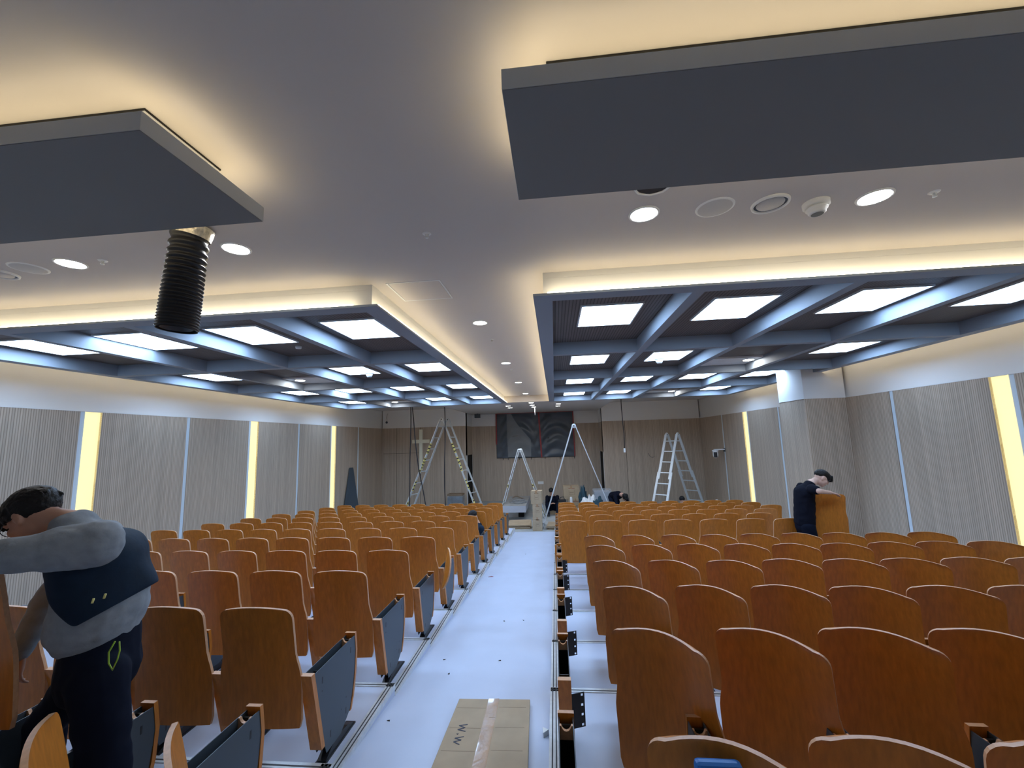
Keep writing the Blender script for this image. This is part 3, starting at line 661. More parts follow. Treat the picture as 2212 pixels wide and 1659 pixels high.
# cross
t = empty('wall_cross', W(-5.643, YF - .05, -1.16), 'Large pale cream cross hung on the slatted front wall', 'cross')
m = MB(); m.box(-.075, .075, -.02, .02, 0, 1.71); m.build('upright', 'cross', t, bevel=.004)
m = MB(); m.box(-.375, .375, -.022, .018, 1.13, 1.28); m.build('crossbar', 'cross', t, bevel=.004)
m = MB(); m.box(-.06, .06, .02, .048, .3, 1.5); m.build('mount', 'dark', t)
# covered screen
t = empty('covered_screen', W(-.87, YR - .02, -.79), 'Big wall screen covered with wrinkled black plastic sheet and red tape', 'screen')
m = MB(); nx, nz = 90, 54; vs = []
for b in range(nz + 1):
    for a in range(nx + 1):
        u, v = a / nx, b / nz; x = -1.72 + 3.44 * u; z = 1.98 * v
        sag = (u * 2) % 1; f_ = 1.7 * math.sin(26 * (v * .8 + .55 * (sag - .5) ** 2 * 2.2 - .18 * sag)) * .018 * math.sin(PI * sag) ** .7
        vs.append((x, -.03 - .02 * math.sin(PI * u) + f_ * math.sin(PI * v) ** .5 + .018 * noise.noise(Vector((x * 2.5, 0, z * 4 + x * 1.5))), z))
N_ = nx + 1
m.add(vs, [(b * N_ + a, b * N_ + a + 1, (b + 1) * N_ + a + 1, (b + 1) * N_ + a) for b in range(nz) for a in range(nx)], 0, True); m.build('plastic_sheet', 'sheet', t)
m = MB(); m.box(-1.74, 1.74, -.01, .018, -.02, 2.0); m.build('screen_panel', 'black', t)
m = MB(); m.box(-1.75, 1.73, -.062, -.052, 1.955, 1.99, 0); m.box(-1.75, -1.70, -.062, -.052, .6, 1.97, 0); m.box(1.70, 1.745, -.062, -.052, 0, 1.97, 0)
m.bar((.20, -.075, 1.97), (.27, -.075, -.02), .065, .006, up=(0, 1, 0)); m.build('red_tape', 'red', t)
m = MB(); m.add([(-1.24, -.085, 1.93), (-1.05, -.085, 1.95), (-.78, -.085, 1.48), (-.19, -.085, .78), (-.19, -.085, .03), (-1.22, -.085, .02), (-1.24, -.09, 1.0)], [(0, 1, 2, 6), (2, 3, 6), (3, 4, 5, 6)]); m.build('clear_sheet', 'clear', t)
m = MB()
for xx in (-1.45, -1.22, -.72, -.19, .42, 1.08, 1.70): m.box(xx - .012, xx + .012, -.06, -.05, -.10, .02)
m.build('strap', 'black', t)
# wall plate
t = empty('wall_switch_plate', W(-.69, YR - .004, -1.97), 'White three-gang wall plate below the covered screen', 'wall plate')
m = MB(); m.box(-.125, .125, -.01, .004, 0, .115); m.build('plate', 'white', t, bevel=.003)
for q in (-1, 0, 1): m = MB(); m.box(q * .078 - .032, q * .078 + .032, -.014, -.0101, .02, .095); m.build('switch', 'white', t, bevel=.002)
# speaker box high in recess
t = empty('wall_speaker', W(-3.35, 18.3, 1.0), 'Small dark wall speaker high in the recess corner', 'speaker')
m = MB(); m.box(-.12, .12, -.08, .08, 0, .17); m.build('cabinet', 'metal', t, bevel=.008); m = MB(); m.box(-.012, .012, -.02, .02, .17, .19); m.build('bracket', 'black', t)
# projector mount stub from the soffit
t = empty('ceiling_pole', W(-.70, 15.75, ZS), 'Thin white pole hanging from the soffit before the screen', 'pole')
m = MB(); m.tube([(0, 0, 0), (.01, 0, -.30)], .018, 10); m.build('tube', 'white', t); m = MB(); m.lathe([(0, -.006), (.05, -.006), (.05, 0)], n=16); m.build('flange', 'white', t)
# hanging cables
def cable(pts, r, label, n_=7):
    P = []
    for i in range(len(pts) - 1):
        a, b = Vector(pts[i]), Vector(pts[i + 1])
        for k_ in range(8): q = k_ / 8; P.append(a.lerp(b, q) + Vector((.012 * math.sin(3 * (i + q)), .0, 0)))
    P.append(Vector(pts[-1])); o0 = P[0]
    m = MB(); m.tube([(p - o0) for p in P], r, n_); return tag(m.build('hanging_cable', 'cable', loc=W(*o0)), label, 'cable', 'hanging cables')
cable([(-5.06, 14.5, 1.39), (-5.07, 14.5, 0), (-5.08, 14.5, -1.2), (-5.13, 14.5, ZF + .01)], .018, 'Black cable hanging straight from the ceiling, cross side, outermost')
cable([(-5.02, 14.5, 1.39), (-4.92, 14.5, .3), (-4.75, 14.5, -1.0), (-4.52, 14.5, -2.2), (-4.30, 14.5, ZF + .01)], .018, 'Black cable hanging aslant from the ceiling, crossing the taped ladder')
cable([(-3.83, 14.5, 1.39), (-3.82, 14.5, 0), (-3.85, 14.5, -1.5), (-3.83, 14.5, ZF + .01)], .016, 'Black cable hanging straight down past the taped ladder top')
t = empty('cable_switch', W(2.30, 14.5, 1.39), 'Dark cable with a white switch hanging before the front wall, pillar side', 'cable', 'hanging cables')
m = MB(); m.tube([(0, 0, 0), (0, 0, -.4), (.01, 0, -.9), (.03, 0, -1.3), (.02, 0, -1.78)], .014, 7); m.build('cord', 'cable', t)
m = MB(); m.box(-.02, .045, -.02, .02, -1.92, -1.78); m.build('switch_body', 'white', t, bevel=.008)
# wires on walls
m = MB(); m.lathe([(0, -.001), (.05, -.001), (.05, .012), (.036, .018)], n=18, ax=(Vector((1, 0, 0)), Vector((0, 0, 1)), Vector((0, -1, 0)))); m.tube([(0, -.01, 0), (.02, -.02, .1), (-.01, -.02, .2), (.04, -.01, .38)], .005, 6, 0)
tag(m.build('wall_socket_wire', 'metal', loc=W(-7.18, YF + .02, .90)), 'Round wall socket with a loose wire high in the cross-side corner', 'wire')
m = MB(); m.tube([(0, -.01, 0), (.05, -.05, -.12), (.14, -.05, -.17), (.24, -.02, -.13)], .007, 6, 0)
tag(m.build('loose_wire', 'metal', loc=W(3.71, YF, -.70)), 'Short curved wire poking from the front wall, pillar side', 'wire')
# wall camera
t = empty('wall_camera', W(XE - .02, 15.25, -.56), 'White dome video camera on an arm on the pillar-side wall', 'camera')
m = MB(); m.box(-.02, .02, -.05, .05, -.06, .06); m.build('mount_plate', 'metal', t)
m = MB(); m.box(-.34, 0, -.06, .06, .0, .035); m.build('arm', 'white', t, bevel=.008)
m = MB(); m.lathe([(0, 0), (.10, 0), (.10, -.03), (.085, -.06), (.09, -.16), (.075, -.23), (.03, -.27), (0, -.275)], c=(-.30, 0, 0), n=24); m.build('body', 'white', t)
m = MB(); m.obox((-.335, -.09, -.155), (Vector((.93, -.37, 0)), Vector((.37, .93, 0)), Vector((0, 0, 1))), (.055, .012, .09)); m.build('lens_window', 'black', t, bevel=.01)
# leaning dark board
t = MB(); t.add([(-7.30, 14.0, ZF), (-7.02, 14.9, ZF), (-7.02 - .02, 14.93, ZF), (-7.33, 14.03, ZF), (-7.32, 14.55, -.82), (-7.28, 14.75, -.82), (-7.30, 14.78, -.82), (-7.34, 14.58, -.82)],
    [(0, 1, 2, 3), (4, 5, 6, 7), (0, 1, 5, 4), (1, 2, 6, 5), (2, 3, 7, 6), (3, 0, 4, 7)])
tag(t.build('leaning_board', 'metal', loc=(0, 0, H)), 'Tall dark board leaning on the cross-side wall near the stage', 'board')
# cardboard on the aisle with lettering
t = empty('cardboard_sheet', W(-.52, 3.0, ramp(3.0) + .002), 'Long flat carton marked W.W lying on the aisle floor', 'cardboard')
t.rotation_euler = (-math.atan(SL), 0, math.radians(1.6))
m = MB(); m.add([(-.285, -.75, 0), (.285, -.75, 0), (.265, .40, 0), (-.270, .40, 0), (-.285, -.75, .035), (.285, -.75, .035), (.265, .40, .035), (-.270, .40, .035)], [(3, 2, 1, 0), (4, 5, 6, 7), (0, 1, 5, 4), (1, 2, 6, 5), (2, 3, 7, 6), (3, 0, 4, 7)])
m.build('board', 'card', t, bevel=.004)
m = MB(); m.box(-.045, .035, -.75, .402, .0352, .036); m.box(-.01, .03, .15, .402, .0361, .0366); m.build('tape', 'ctape', t)
for yy in (.27, .02, -.22):
    m = MB(); m.box(-.26, -.05, yy - .0015, yy + .0015, .0351, .0355); m.build('crease', 'carddk', t)
    m = MB(); m.box(.045, .24, yy + .012, yy + .015, .0351, .0355); m.build('crease', 'carddk', t)
# letters: drawn as strokes, read from the pillar side (turned a quarter)
m = MB()
def stroke(pts):
    for a, b in zip(pts, pts[1:]): m.bar((a[0], a[1], .0362), (b[0], b[1], .0362), .0085, .0012, up=(0, 0, 1))
ox, oy = -.20, .06
def letter(o_, pts): stroke([(ox + v * .055, oy - o_ - u * .075) for u, v in pts])
letter(0, [(0, 1), (.18, 0), (.5, .8), (.8, 0), (1.05, 1)]); letter(.105, [(0, .1), (.06, .1), (.06, .2), (0, .2)]); letter(.135, [(0, 1), (.25, 0), (.5, .8), (.75, 0), (1.1, .75)])
m.build('lettering', 'ink', t)
# small debris in the aisle
def bit(name, x, y, mt, sx, sy_, sz, label, rz):
    m = MB(); m.prism([(-sx, -sy_), (sx, -sy_ * .6), (sx * .3, sy_)], 0, sz, 'xy'); o = m.build(name, mt, loc=W(x, y, ramp(y) + .0005)); o.rotation_euler = (-math.atan(SL), 0, rz); tag(o, label, 'scrap', 'scraps on the aisle floor')
bit('metal_scrap', -.15, 3.045, 'alu', .025, .03, .03, 'Small bent metal scrap beside the pillar-side edge of the aisle', .6)
bit('red_scrap', -1.19, 7.48, 'red', .045, .02, .006, 'Small red plastic scrap on the aisle floor, cross-side edge', .2)
for k_, (x, y, d) in enumerate(((-.593, 4.16, 'beyond the carton'), (-.747, 9.61, 'farthest down the aisle'), (-.686, 5.24, 'mid-aisle'), (-1.12, 4.15, 'near the cross-side nosing'), (-1.0, 3.87, 'beside the carton corner, cross side'), (-.458, 5.28, 'mid-aisle, pillar side'), (-1.25, 3.14, 'beside the second cross-side stand'))):
    bit('dark_scrap', x, y, 'dark', .012, .008, .004, 'Tiny dark scrap on the pale aisle floor, ' + d, k_)
# blue object on the nearest pillar-side back
t = MB(); t.box(.33, .45, 1.25, 1.285, -1.0, -.852); tag(t.build('blue_case', 'blue', loc=(0, 0, H), bevel=.012), 'Bright blue plastic case at the bottom edge, against the nearest row', 'case')

# ------------------------------------------------------------------ people
def capsule(m, a, ra, b, rb, side=None, k=1.0, n=18):
    """tapered capsule; cross-section scaled by k along 'side'"""
    a, b = Vector(a), Vector(b); d = b - a; L_ = d.length; d = d.normalized() if L_ > 1e-6 else Vector((0, 0, 1))
    s = Vector(side) if side is not None else d.orthogonal(); s = (s - d * s.dot(d))
    s = s.normalized() if s.length > 1e-4 else d.orthogonal().normalized(); q = d.cross(s)
    rings = []; K = 6
    for i in range(K + 1): t_ = -PI / 2 + PI / 2 * i / K; rings.append((a + d * (ra * math.sin(t_)), ra * math.cos(t_)))
    for i in range(K + 1): t_ = PI / 2 * i / K; rings.append((b + d * (rb * math.sin(t_)), rb * math.cos(t_)))
    vs = []; fs = []
    for c, r in rings:
        r = max(r, 1e-4); vs += [c + s * (k * r * math.cos(2 * PI * j / n)) + q * (r * math.sin(2 * PI * j / n)) for j in range(n)]
    for i in range(len(rings) - 1):
        for j in range(n): fs.append((i * n + j, i * n + (j + 1) % n, (i + 1) * n + (j + 1) % n, (i + 1) * n + j))
    fs.append(tuple(range(n - 1, -1, -1))); fs.append(tuple(range((len(rings) - 1) * n, len(rings) * n)))
    m.add(vs, fs, 0, True)
def ell(m, c, ax, rad, n=20, fn=None):
    vs = []; fs = []; c = Vector(c); R = 14
    for i in range(R + 1):
        t_ = PI * i / R
        for j in range(n):
            p = (math.sin(t_) * math.cos(2 * PI * j / n), math.sin(t_) * math.sin(2 * PI * j / n), math.cos(t_))
            k_ = fn(*p) if fn else 1
            vs.append(c + ax[0] * (p[0] * rad[0] * k_) + ax[1] * (p[1] * rad[1] * k_) + ax[2] * (p[2] * rad[2] * k_))
    for i in range(R):
        for j in range(n): fs.append((i * n + j, i * n + (j + 1) % n, (i + 1) * n + (j + 1) % n, (i + 1) * n + j))
    m.add(vs, fs, 0, True)
def fuse(m, name, mt, parent, vox, smooth=4, loc=(0, 0, 0), wr=0, wscale=9):
    """voxel-fuse the pieces in m into one continuous surface"""
    o = m.build(name, mt); 
    r = o.modifiers.new('r', 'REMESH'); r.mode = 'VOXEL'; r.voxel_size = vox; r.use_smooth_shade = True
    if smooth: s_ = o.modifiers.new('s', 'SMOOTH'); s_.iterations = smooth; s_.factor = .6
    dg = bpy.context.evaluated_depsgraph_get(); me = bpy.data.meshes.new_from_object(o.evaluated_get(dg)); o.modifiers.clear()
    if wr:
        for v in me.vertices:
            p = v.co; v.co = p + v.normal * (wr * (noise.noise(Vector((p.x * wscale, p.y * wscale, p.z * wscale * 1.9))) + .5 * noise.noise(p * wscale * 2.3)))
    o.data = me
    for p in me.polygons: p.use_smooth = True
    if not me.materials: me.materials.append(M[mt])
    o.parent = parent; o.location = loc; return o
def head(mS, c, fwd, up, s=1.0):
    """adds skull, jaw, nose, lips, brow and ears to mS; returns axes"""
    f = Vector(fwd).normalized(); u = Vector(up); u = (u - f * u.dot(f)).normalized(); r = f.cross(u); c = Vector(c); A = (r, f, u)
    P = lambda x, y, z: c + (r * x + f * y + u * z) * s
    ell(mS, P(0, -.012, .028), A, (.074 * s, .094 * s, .088 * s))
    ell(mS, P(0, .016, -.030), A, (.062 * s, .074 * s, .078 * s))
    ell(mS, P(0, .050, -.082), A, (.034 * s, .032 * s, .028 * s))       # chin
    capsule(mS, P(0, .088, .018), .009 * s, P(0, .106, -.020), .013 * s)  # nose
    for q in (-1, 1):
        ell(mS, P(q * .012, .098, -.024), A, (.010 * s, .010 * s, .008 * s))
        capsule(mS, P(q * .012, .082, .030), .009 * s, P(q * .042, .070, .030), .010 * s)  # brow
        ell(mS, P(q * .042, .058, -.020), A, (.022 * s, .022 * s, .022 * s))   # cheek
        ell(mS, P(q * .078, -.010, .0), A, (.009 * s, .018 * s, .031 * s)); ell(mS, P(q * .075, -.004, -.022), A, (.008 * s, .011 * s, .013 * s))
    capsule(mS, P(-.020, .086, -.050), .007 * s, P(.020, .086, -.050), .007 * s); capsule(mS, P(-.016, .084, -.060), .008 * s, P(.016, .084, -.060), .008 * s)
    return P, A
def eyes(P, A, parent, s=1.0):
    m = MB()
    for q in (-1, 1): ell(m, P(q * .031, .0745, .012), A, (.014 * s, .008 * s, .006 * s), 10)
    m.build('eyes', 'eye', parent)
    m = MB()
    for q in (-1, 1): capsule(m, P(q * .014, .090, .034), .0035 * s, P(q * .046, .076, .038), .003 * s, n=8)
    m.build('eyebrows', 'hair', parent)
def hair(P, A, parent, s=1.0, fringe=.5, vol=1.0, seed=0):
    m = MB(); rnd = random.Random(seed)
    ell(m, P(0, -.022, .048), A, (.086 * s * vol, .104 * s * vol, .088 * s * vol), fn=lambda x, y, z: 1 if (z > -.25 or y < .15) else .78)
    for k_ in range(110):
        a = rnd.uniform(0, 2 * PI); e = rnd.uniform(.0, 1.45)
        dx, dy, dz = math.cos(a) * math.cos(e), math.sin(a) * math.cos(e), math.sin(e)
        b = P(dx * .078 * vol, -.020 + dy * .096 * vol, .050 + dz * .080 * vol)
        tdir = (A[1] * (.6 if dy > -.2 else -.4) + A[0] * (dx * .6) - A[2] * .9).normalized()
        capsule(m, b, .011 * s, b + tdir * rnd.uniform(.02, .045) * s, .004 * s, n=6)
    for k_ in range(34):       # fringe and sides
        x = rnd.uniform(-.066, .066); b = P(x, .060 + .022 * (1 - abs(x) / .07), .098)
        capsule(m, b, .012 * s, P(x * 1.05 + rnd.uniform(-.01, .01), .086 + rnd.uniform(-.004, .010), .098 - .085 * fringe * rnd.uniform(.6, 1.1)), .005 * s, n=6)
        q = 1 if k_ % 2 else -1
        b = P(q * .074, rnd.uniform(-.05, .045), .05); capsule(m, b, .011 * s, b - A[2] * (.04 * s) + A[0] * (q * .004), .005 * s, n=6)
    return fuse(m, 'hair', 'hair', parent, .0065 * s, 1, wr=.0025, wscale=60)
def hand(m, wr, d, palm_n, s=1.0, curl=.35, thumb=1, spread=1.0):
    """wr wrist point, d direction of the hand, palm_n normal out of the back of the hand"""
    wr = Vector(wr); d = Vector(d).normalized(); nn = Vector(palm_n); nn = (nn - d * nn.dot(d)).normalized(); sd = d.cross(nn)
    for k_ in range(4):
        o_ = (k_ - 1.5) * .019 * s
        capsule(m, wr + sd * (o_ * .6), .014 * s, wr + d * .088 * s + sd * o_, .012 * s, n=10)
        L_ = (.066, .076, .072, .056)[k_] * s; p = wr + d * .090 * s + sd * o_; a = curl * (.5 + .12 * k_)
        dd = (d + sd * ((k_ - 1.5) * .07 * spread)).normalized()
        for seg in range(3):
            dd2 = (dd * math.cos(a) - nn * math.sin(a)).normalized(); e = p + dd2 * (L_ * (.45, .32, .24)[seg])
            capsule(m, p, (.0095 - .001 * seg) * s, e, (.0085 - .001 * seg) * s, n=8); p = e
            a += curl
    p = wr + sd * (-thumb * .022 * s) + d * .02 * s; q = p + (d * .6 - sd * thumb * .75 - nn * .25).normalized() * .040 * s
    capsule(m, p, .014 * s, q, .0115 * s, n=10); capsule(m, q, .011 * s, q + (d * .85 - sd * thumb * .35 - nn * .2).normalized() * .032 * s, .008 * s, n=8)

# --- man in the vest
OB = Vector((-2.05, 1.80, plat(0)))
man = empty('person', W(*OB), 'Person in grey sweatshirt and navy vest, bending over a chair back, foreground', 'person')
Vr = lambda *p: Vector(p) - OB
F_ = Vector((-.94, -.34, 0)).normalized(); Lf = Vector((.34, -.94, 0)).normalized(); Up = Vector((0, 0, 1))
pel = Vr(-2.06, 1.82, -.90); wst = Vr(-2.07, 1.81, -.74); chs = Vr(-2.09, 1.80, -.53); uch = Vr(-2.13, 1.79, -.40); nkb = Vr(-2.215, 1.79, -.325)
shL = Vr(-1.965, 1.66, -.385); elL = Vr(-2.10, 1.50, -.388); wrL = Vr(-2.36, 1.46, -.400)
shR = Vr(-2.27, 1.96, -.42); elR = Vr(-2.43, 1.88, -.70); wrR = Vr(-2.435, 1.80, -.87)
hpL = Vr(-1.97, 1.74, -.95); knL = Vr(-1.885, 1.74, -1.36); anL = Vr(-1.885, 1.80, -1.74)
hpR = Vr(-2.14, 1.90, -.95); knR = Vr(-2.44, 1.93, -1.26); anR = Vr(-2.52, 2.02, -1.74)
hdc = Vr(-2.365, 1.735, -.290)
m = MB()
P, A = head(m, hdc, (-.70, -.16, -.70), (-.70, 0, .70), 1.0)
capsule(m, nkb, .058, P(0, -.03, -.03), .054); capsule(m, nkb + Vector((0, 0, -.03)), .075, chs, .12, Lf, 1.3); capsule(m, chs, .12, pel, .10, Lf, 1.3)
capsule(m, shL, .045, elL, .038); capsule(m, elL, .036, wrL, .026); capsule(m, shR, .045, elR, .038); capsule(m, elR, .036, wrR, .026)
hand(m, wrL, (-1, -.05, -.1), (0, 0, 1), 1.0, .35); hand(m, wrR, (-.10, -.05, -1), (-.2, -.95, 0), 1.0, .42, -1)
for a_, b_, c_ in ((hpL, knL, anL), (hpR, knR, anR)): capsule(m, a_, .075, b_, .05); capsule(m, b_, .048, c_, .035)
fuse(m, 'body', 'skin', man, .0065, 3)
eyes(P, A, man, 1.0); hair(P, A, man, 1.0, .8, 1.04, 3)
m = MB()      # glasses
for q in (-1, 1):
    pts = [P(q * .033 + .024 * math.cos(t_ * PI / 8), .094 - .006 * abs(math.cos(t_ * PI / 8)), .008 + .018 * math.sin(t_ * PI / 8)) for t_ in range(17)]
    m.tube(pts, .0016, 6, 0, cap=False); m.tube([P(q * .057, .088, .012), P(q * .082, .04, .010), P(q * .084, -.012, .004)], .0016, 6)
m.tube([P(-.009, .098, .012), P(.009, .098, .012)], .0016, 6); m.build('glasses', 'black', man)
m = MB()      # sweatshirt
capsule(m, nkb + Vector((.0, 0, -.018)), .080, chs, .135, Lf, 1.38); capsule(m, chs, .140, wst, .150, Lf, 1.22); capsule(m, wst + Vector((.01, 0, .06)), .160, wst + Vector((-.015, 0, .0)), .160, Lf, 1.18)
for a_, b_, c_ in ((shL, elL, wrL), (shR, elR, wrR)): capsule(m, a_, .082, b_, .064); capsule(m, b_, .064, c_ + (c_ - b_).normalized() * -.005, .046)
capsule(m, shL, .085, shR, .085)
fuse(m, 'sweatshirt', 'grey', man, .0085, 6, wr=.007, wscale=11)
m = MB(); d_ = (wrR - elR).normalized(); capsule(m, wrR - d_ * .012, .043, wrR + d_ * .012, .041); capsule(m, wrL - (wrL - elL).normalized() * .02, .046, wrL, .043); fuse(m, 'cuff', 'grey', man, .007, 2)
m = MB()      # vest: back and sides, open at the front
def vest_ring(c, rw, rd, a0, a1, n=22): return [c + Lf * (rw * math.cos(a0 + (a1 - a0) * k_ / n)) + F_ * (rd * math.sin(a0 + (a1 - a0) * k_ / n)) for k_ in range(n + 1)]
LV = [(nkb + Vector((.045, 0, -.035)), .125, .09, .10, 45, 0), (uch + Vector((.02, 0, .0)), .222, .15, .14, 42, .15), (chs + Vector((.01, 0, .03)), .222, .16, .155, 32, .35), (chs + Vector((.0, 0, -.05)), .216, .16, .165, 20, .50), (wst + Vector((.0, 0, .075)), .214, .16, .185, 4, .48), (wst + Vector((.0, 0, .02)), .214, .16, .195, -8, .52)]
vs = []; n = 34; th_ = .012
for s_ in (0, 1):
    for li, (c, rw, rf, rb_, a0, tl) in enumerate(LV):
        for k_ in range(n + 1):
            u_ = k_ / n; a = math.radians(a0) - u_ * math.radians(a0 + 240)
            rd = rf if math.sin(a) > 0 else rb_
            rr = 1 + .018 * math.sin(5 * a + li * .8)
            fx = (rd - s_ * th_) * rr * math.sin(a)
            vs.append(c + Lf * ((rw - s_ * th_) * rr * math.cos(a)) + F_ * fx + Vector((0, 0, -tl * fx)))
N_ = n + 1; Rr = len(LV)
fs = []
for li in range(Rr - 1):
    for k_ in range(n):
        a = li * N_ + k_; fs.append((a, a + 1, a + 1 + N_, a + N_)); o_ = Rr * N_; fs.append((o_ + a + N_, o_ + a + 1 + N_, o_ + a + 1, o_ + a))
for k_ in range(n): a = (Rr - 1) * N_ + k_; o_ = Rr * N_; fs.append((a, a + 1, o_ + a + 1, o_ + a)); fs.append((k_, k_ + 1, o_ + k_ + 1, o_ + k_))
for li in range(Rr - 1):
    for k_ in (0, n): a = li * N_ + k_; o_ = Rr * N_; fs.append((a, a + N_, o_ + a + N_, o_ + a))
m.add(vs, fs, 0, True); o = m.build('vest', 'navy', man); sb = o.modifiers.new('s', 'SUBSURF'); sb.levels = 1; sb.render_levels = 2
# shoulders covering the vest top where the sleeve comes out
m = MB(); capsule(m, shL + Vector((.012, 0, .0)), .098, shL.lerp(elL, .55), .086); capsule(m, shL.lerp(elL, .5), .083, elL, .068); capsule(m, elL, .068, wrL, .048); m2 = fuse(m, 'sleeve', 'grey', man, .0075, 5, wr=.006, wscale=13)
m = MB()
for zz, yy in ((0, 0), (-.045, -.05)): m.tube([Vr(-1.79 + yy, 1.578 , -.555 + zz * .4), Vr(-1.793 + yy, 1.576, -.572 + zz * .4)], .004, 6)
m.build('zip_pull', 'yel', man)
m = MB()      # trousers
capsule(m, pel + Vector((0, 0, .09)), .128, pel + Vector((0, 0, -.06)), .140, Lf, 1.22)
for a_, b_, c_ in ((hpL, knL, anL), (hpR, knR, anR)): capsule(m, a_, .105, b_, .078); capsule(m, b_, .078, c_ + Vector((0, 0, .03)), .060)
fuse(m, 'trousers', 'pants', man, .010, 5, wr=.006, wscale=9)
m = MB(); cpos = Vr(-1.735, 1.59, -.735)
m.tube([cpos + Vector((-.008, 0, 0)), cpos + Vector((-.02, -.01, -.035)), cpos + Vector((-.016, -.01, -.075)), cpos + Vector((0, -.008, -.10)), cpos + Vector((.018, -.008, -.06)), cpos + Vector((.020, -.004, -.03)), cpos + Vector((.010, 0, 0))], .0028, 6); m.build('drawstring', 'lime', man)
m = MB()
for a_ in (anL, anR): capsule(m, a_ + Vector((.03, .01, -.02)), .042, a_ + F_ * .17 + Vector((0, 0, -.028)), .036, Up, .75)
fuse(m, 'shoes', 'black', man, .009, 3)

# --- person in black by the column
OB2 = Vector((3.76, 6.95, plat(5))); pr = empty('person', W(*OB2), 'Person in black t-shirt bending over an upright chair back by the pillar', 'person')
V2 = lambda *p: Vector(p) - OB2
F2 = Vector((.97, -.1, 0)).normalized(); L2 = Vector((.1, .97, 0)).normalized()
pel2 = V2(3.70, 6.95, -1.36); wst2 = V2(3.71, 6.95, -1.16); chs2 = V2(3.74, 6.95, -.94); nk2 = V2(3.86, 6.94, -.785); hd2 = V2(3.995, 6.92, -.722)
sR2 = V2(3.76, 6.77, -.855); eR2 = V2(3.78, 6.62, -.87); wR2 = V2(3.98, 6.72, -.905); sL2 = V2(3.80, 7.12, -.87); eL2 = V2(3.90, 7.18, -1.02); wL2 = V2(4.06, 6.98, -.93)
m = MB(); P, A = head(m, hd2, (.80, -.12, -.58), (.6, 0, .8), 1.0)
capsule(m, nk2, .052, P(0, -.03, -.03), .050); capsule(m, nk2, .06, chs2, .11, L2, 1.35); capsule(m, chs2, .11, pel2, .11, L2, 1.3)
capsule(m, sR2, .044, eR2, .040); capsule(m, eR2, .038, wR2, .026); capsule(m, sL2, .044, eL2, .038); capsule(m, eL2, .036, wL2, .026)
hand(m, wR2, (.9, .15, -.25), (0, 0, 1), 1.0, .35); hand(m, wL2, (.8, -.3, -.2), (0, 0, 1), 1.0, .4, -1)
lg = []
for q, kx in ((-1, .02), (1, .0)):
    h_ = pel2 + L2 * (q * .09) + Vector((0, 0, -.05)); k_ = h_ + Vector((.05 + kx, 0, -.42)); a_ = Vector((h_.x + .0, h_.y, .07)); lg.append((h_, k_, a_)); capsule(m, h_, .07, k_, .05); capsule(m, k_, .048, a_, .035)
fuse(m, 'body', 'skin2', pr, .008, 3); eyes(P, A, pr); 
m = MB(); rnd = random.Random(2)
ell(m, P(0, -.008, .070), A, (.082, .106, .066)); ell(m, P(0, .055, .055), A, (.078, .058, .050)); ell(m, P(0, -.04, .045), A, (.079, .082, .065))
for k_ in range(30): x = rnd.uniform(-.06, .06); capsule(m, P(x, .085, .095), .014, P(x, .120, .025 + rnd.uniform(-.01, .02)), .007, n=6)
fuse(m, 'hair', 'hair', pr, .008, 2, wr=.003, wscale=50)
m = MB(); capsule(m, nk2 + Vector((-.035, 0, -.035)), .075, chs2, .13, L2, 1.42); capsule(m, chs2, .132, pel2 + Vector((0, 0, .0)), .132, L2, 1.32)
capsule(m, sR2, .072, sR2.lerp(eR2, .55), .064); capsule(m, sL2, .072, sL2.lerp(eL2, .7), .062); fuse(m, 't_shirt', 'bshirt', pr, .010, 4, wr=.006)
m = MB(); capsule(m, pel2, .125, pel2 + Vector((0, 0, -.06)), .13, L2, 1.2)
for h_, k_, a_ in lg: capsule(m, h_, .10, k_, .075); capsule(m, k_, .075, a_ + Vector((0, 0, .03)), .058)
fuse(m, 'trousers', 'pants', pr, .012, 4)
m = MB()
for h_, k_, a_ in lg: capsule(m, a_ + Vector((0, 0, -.03)), .04, a_ + Vector((.16, 0, -.035)), .034)
fuse(m, 'shoes', 'black', pr, .010, 2)

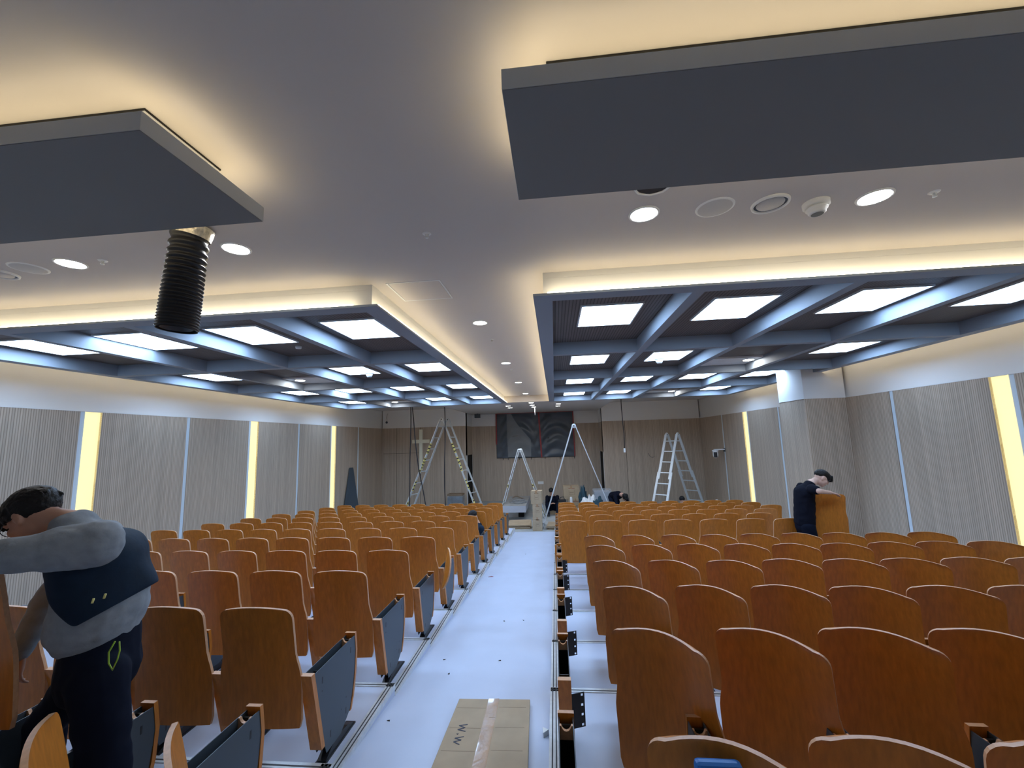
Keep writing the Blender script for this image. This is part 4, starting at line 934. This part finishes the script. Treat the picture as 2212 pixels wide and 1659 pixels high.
# --- small figures near the stage
def figure(base, label, pts, shirt, trous, face, up, tshirt='jacket', s=1.0, skin='skin', vox=.012):
    """pts: dict of joints relative to base (feet level)"""
    t = empty('person', W(*base), label, 'person'); g = {k_: Vector(v) for k_, v in pts.items()}
    sd = (g['sL'] - g['sR']).normalized()
    m = MB(); P, A = head(m, g['head'], face, up, s)
    capsule(m, g['neck'], .052, P(0, -.03, -.03), .050); capsule(m, g['neck'], .07, g['pel'], .10, sd, 1.3)
    for q in 'LR':
        capsule(m, g['s' + q], .042, g['e' + q], .036); capsule(m, g['e' + q], .036, g['w' + q], .026)
        hand(m, g['w' + q], (g['w' + q] - g['e' + q]), (0, -.2, 1), 1.0, .4, 1 if q == 'L' else -1)
        capsule(m, g['h' + q], .07, g['k' + q], .05); capsule(m, g['k' + q], .048, g['a' + q], .035)
    fuse(m, 'body', skin, t, .009, 3); eyes(P, A, t, s); hair(P, A, t, s, .4, 1.0, 5)
    m = MB(); capsule(m, g['neck'] + (g['pel'] - g['neck']).normalized() * .05, .085, g['neck'].lerp(g['pel'], .4), .135, sd, 1.4); capsule(m, g['neck'].lerp(g['pel'], .4), .135, g['pel'], .14, sd, 1.3)
    for q in 'LR': capsule(m, g['s' + q], .072, g['e' + q], .056); capsule(m, g['e' + q], .056, g['w' + q], .042)
    fuse(m, tshirt, shirt, t, vox, 3, wr=.006)
    m = MB(); capsule(m, g['pel'], .13, g['pel'] + Vector((0, 0, -.03)), .13, sd, 1.2)
    for q in 'LR': capsule(m, g['h' + q], .095, g['k' + q], .072); capsule(m, g['k' + q], .07, g['a' + q], .052)
    fuse(m, 'trousers', trous, t, vox, 3)
    m = MB()
    fd = Vector((face[0], face[1], 0)); fd = fd.normalized() if fd.length > .1 else Vector((0, -1, 0))
    for q in 'LR': capsule(m, g['a' + q], .042, g['a' + q] + fd * .15, .035)
    fuse(m, 'shoes', 'black', t, .011, 2); return t
# sitting, facing the camera, hands together
figure((-.18, 16.35, ZF), 'Person in dark jacket sitting behind the plain ladder, hands together', dict(head=(-.03, -.16, .86), neck=(0, -.04, .70), pel=(0, .12, .22), sL=(.19, 0, .64), sR=(-.19, 0, .64), eL=(.22, -.14, .40), eR=(-.22, -.14, .40),
    wL=(.09, -.26, .44), wR=(-.06, -.26, .44), hL=(.09, .08, .18), hR=(-.09, .08, .18), kL=(.20, -.30, .40), kR=(-.20, -.30, .40), aL=(.16, -.42, .06), aR=(-.16, -.42, .06)), 'bshirt', 'pants', (.1, -.85, -.5), (0, -.5, .85))
m = MB(); m.box(-.37, .01, 16.35, 16.65, ZF, ZF + .14); tag(m.build('low_stool', 'card', loc=(0, 0, H)), 'Low brown block under the sitting person', 'stool')
# bent double
figure((2.05, 14.85, ZF), 'Person in black bent double beside the wrapped crate', dict(head=(.18, -.28, .82), neck=(.10, -.17, .90), pel=(-.12, .22, .82), sL=(.26, -.08, .85), sR=(-.12, -.20, .84), eL=(.28, -.2, .58), eR=(-.10, -.36, .60),
    wL=(.20, -.36, .42), wR=(.02, -.46, .42), hL=(-.04, .24, .78), hR=(-.22, .18, .78), kL=(.02, .06, .46), kR=(-.18, .0, .46), aL=(.0, .2, .06), aR=(-.2, .14, .06)), 'bshirt', 'pants', (.3, -.35, -.88), (.3, -.85, .3))
# sitting low, seen from behind over the last row
figure((3.96, 14.3, ZF), 'Person with dark hair sitting low behind the last row under the turned ladder', dict(head=(.03, 0, .74), neck=(0, -.02, .56), pel=(0, -.10, .14), sL=(-.18, 0, .50), sR=(.18, 0, .50), eL=(-.24, .16, .30), eR=(.24, .16, .30),
    wL=(-.12, .36, .30), wR=(.12, .36, .30), hL=(-.09, -.06, .12), hR=(.09, -.06, .12), kL=(-.18, .30, .34), kR=(.18, .30, .34), aL=(-.14, .46, .06), aR=(.14, .46, .06)), 'bshirt', 'pants', (.2, .9, -.35), (0, .35, .9))
# crouching between rows at the aisle
yb = 8.90; figure((-1.64, yb, plat(7)), 'Person in navy crouching between rows beside the aisle, cross side', dict(head=(-.13, .05, .80), neck=(-.05, .03, .68), pel=(.05, -.02, .22), sL=(-.04, .20, .60), sR=(.07, -.14, .60), eL=(-.20, .22, .40), eR=(.10, -.14, .36),
    wL=(-.30, .12, .30), wR=(-.04, -.20, .22), hL=(.04, .07, .20), hR=(.05, -.09, .20), kL=(-.26, .12, .36), kR=(-.22, -.12, .34), aL=(-.12, .10, .06), aR=(-.10, -.12, .06)), 'navy', 'pants', (-.75, -.1, -.65), (-.6, 0, .8))
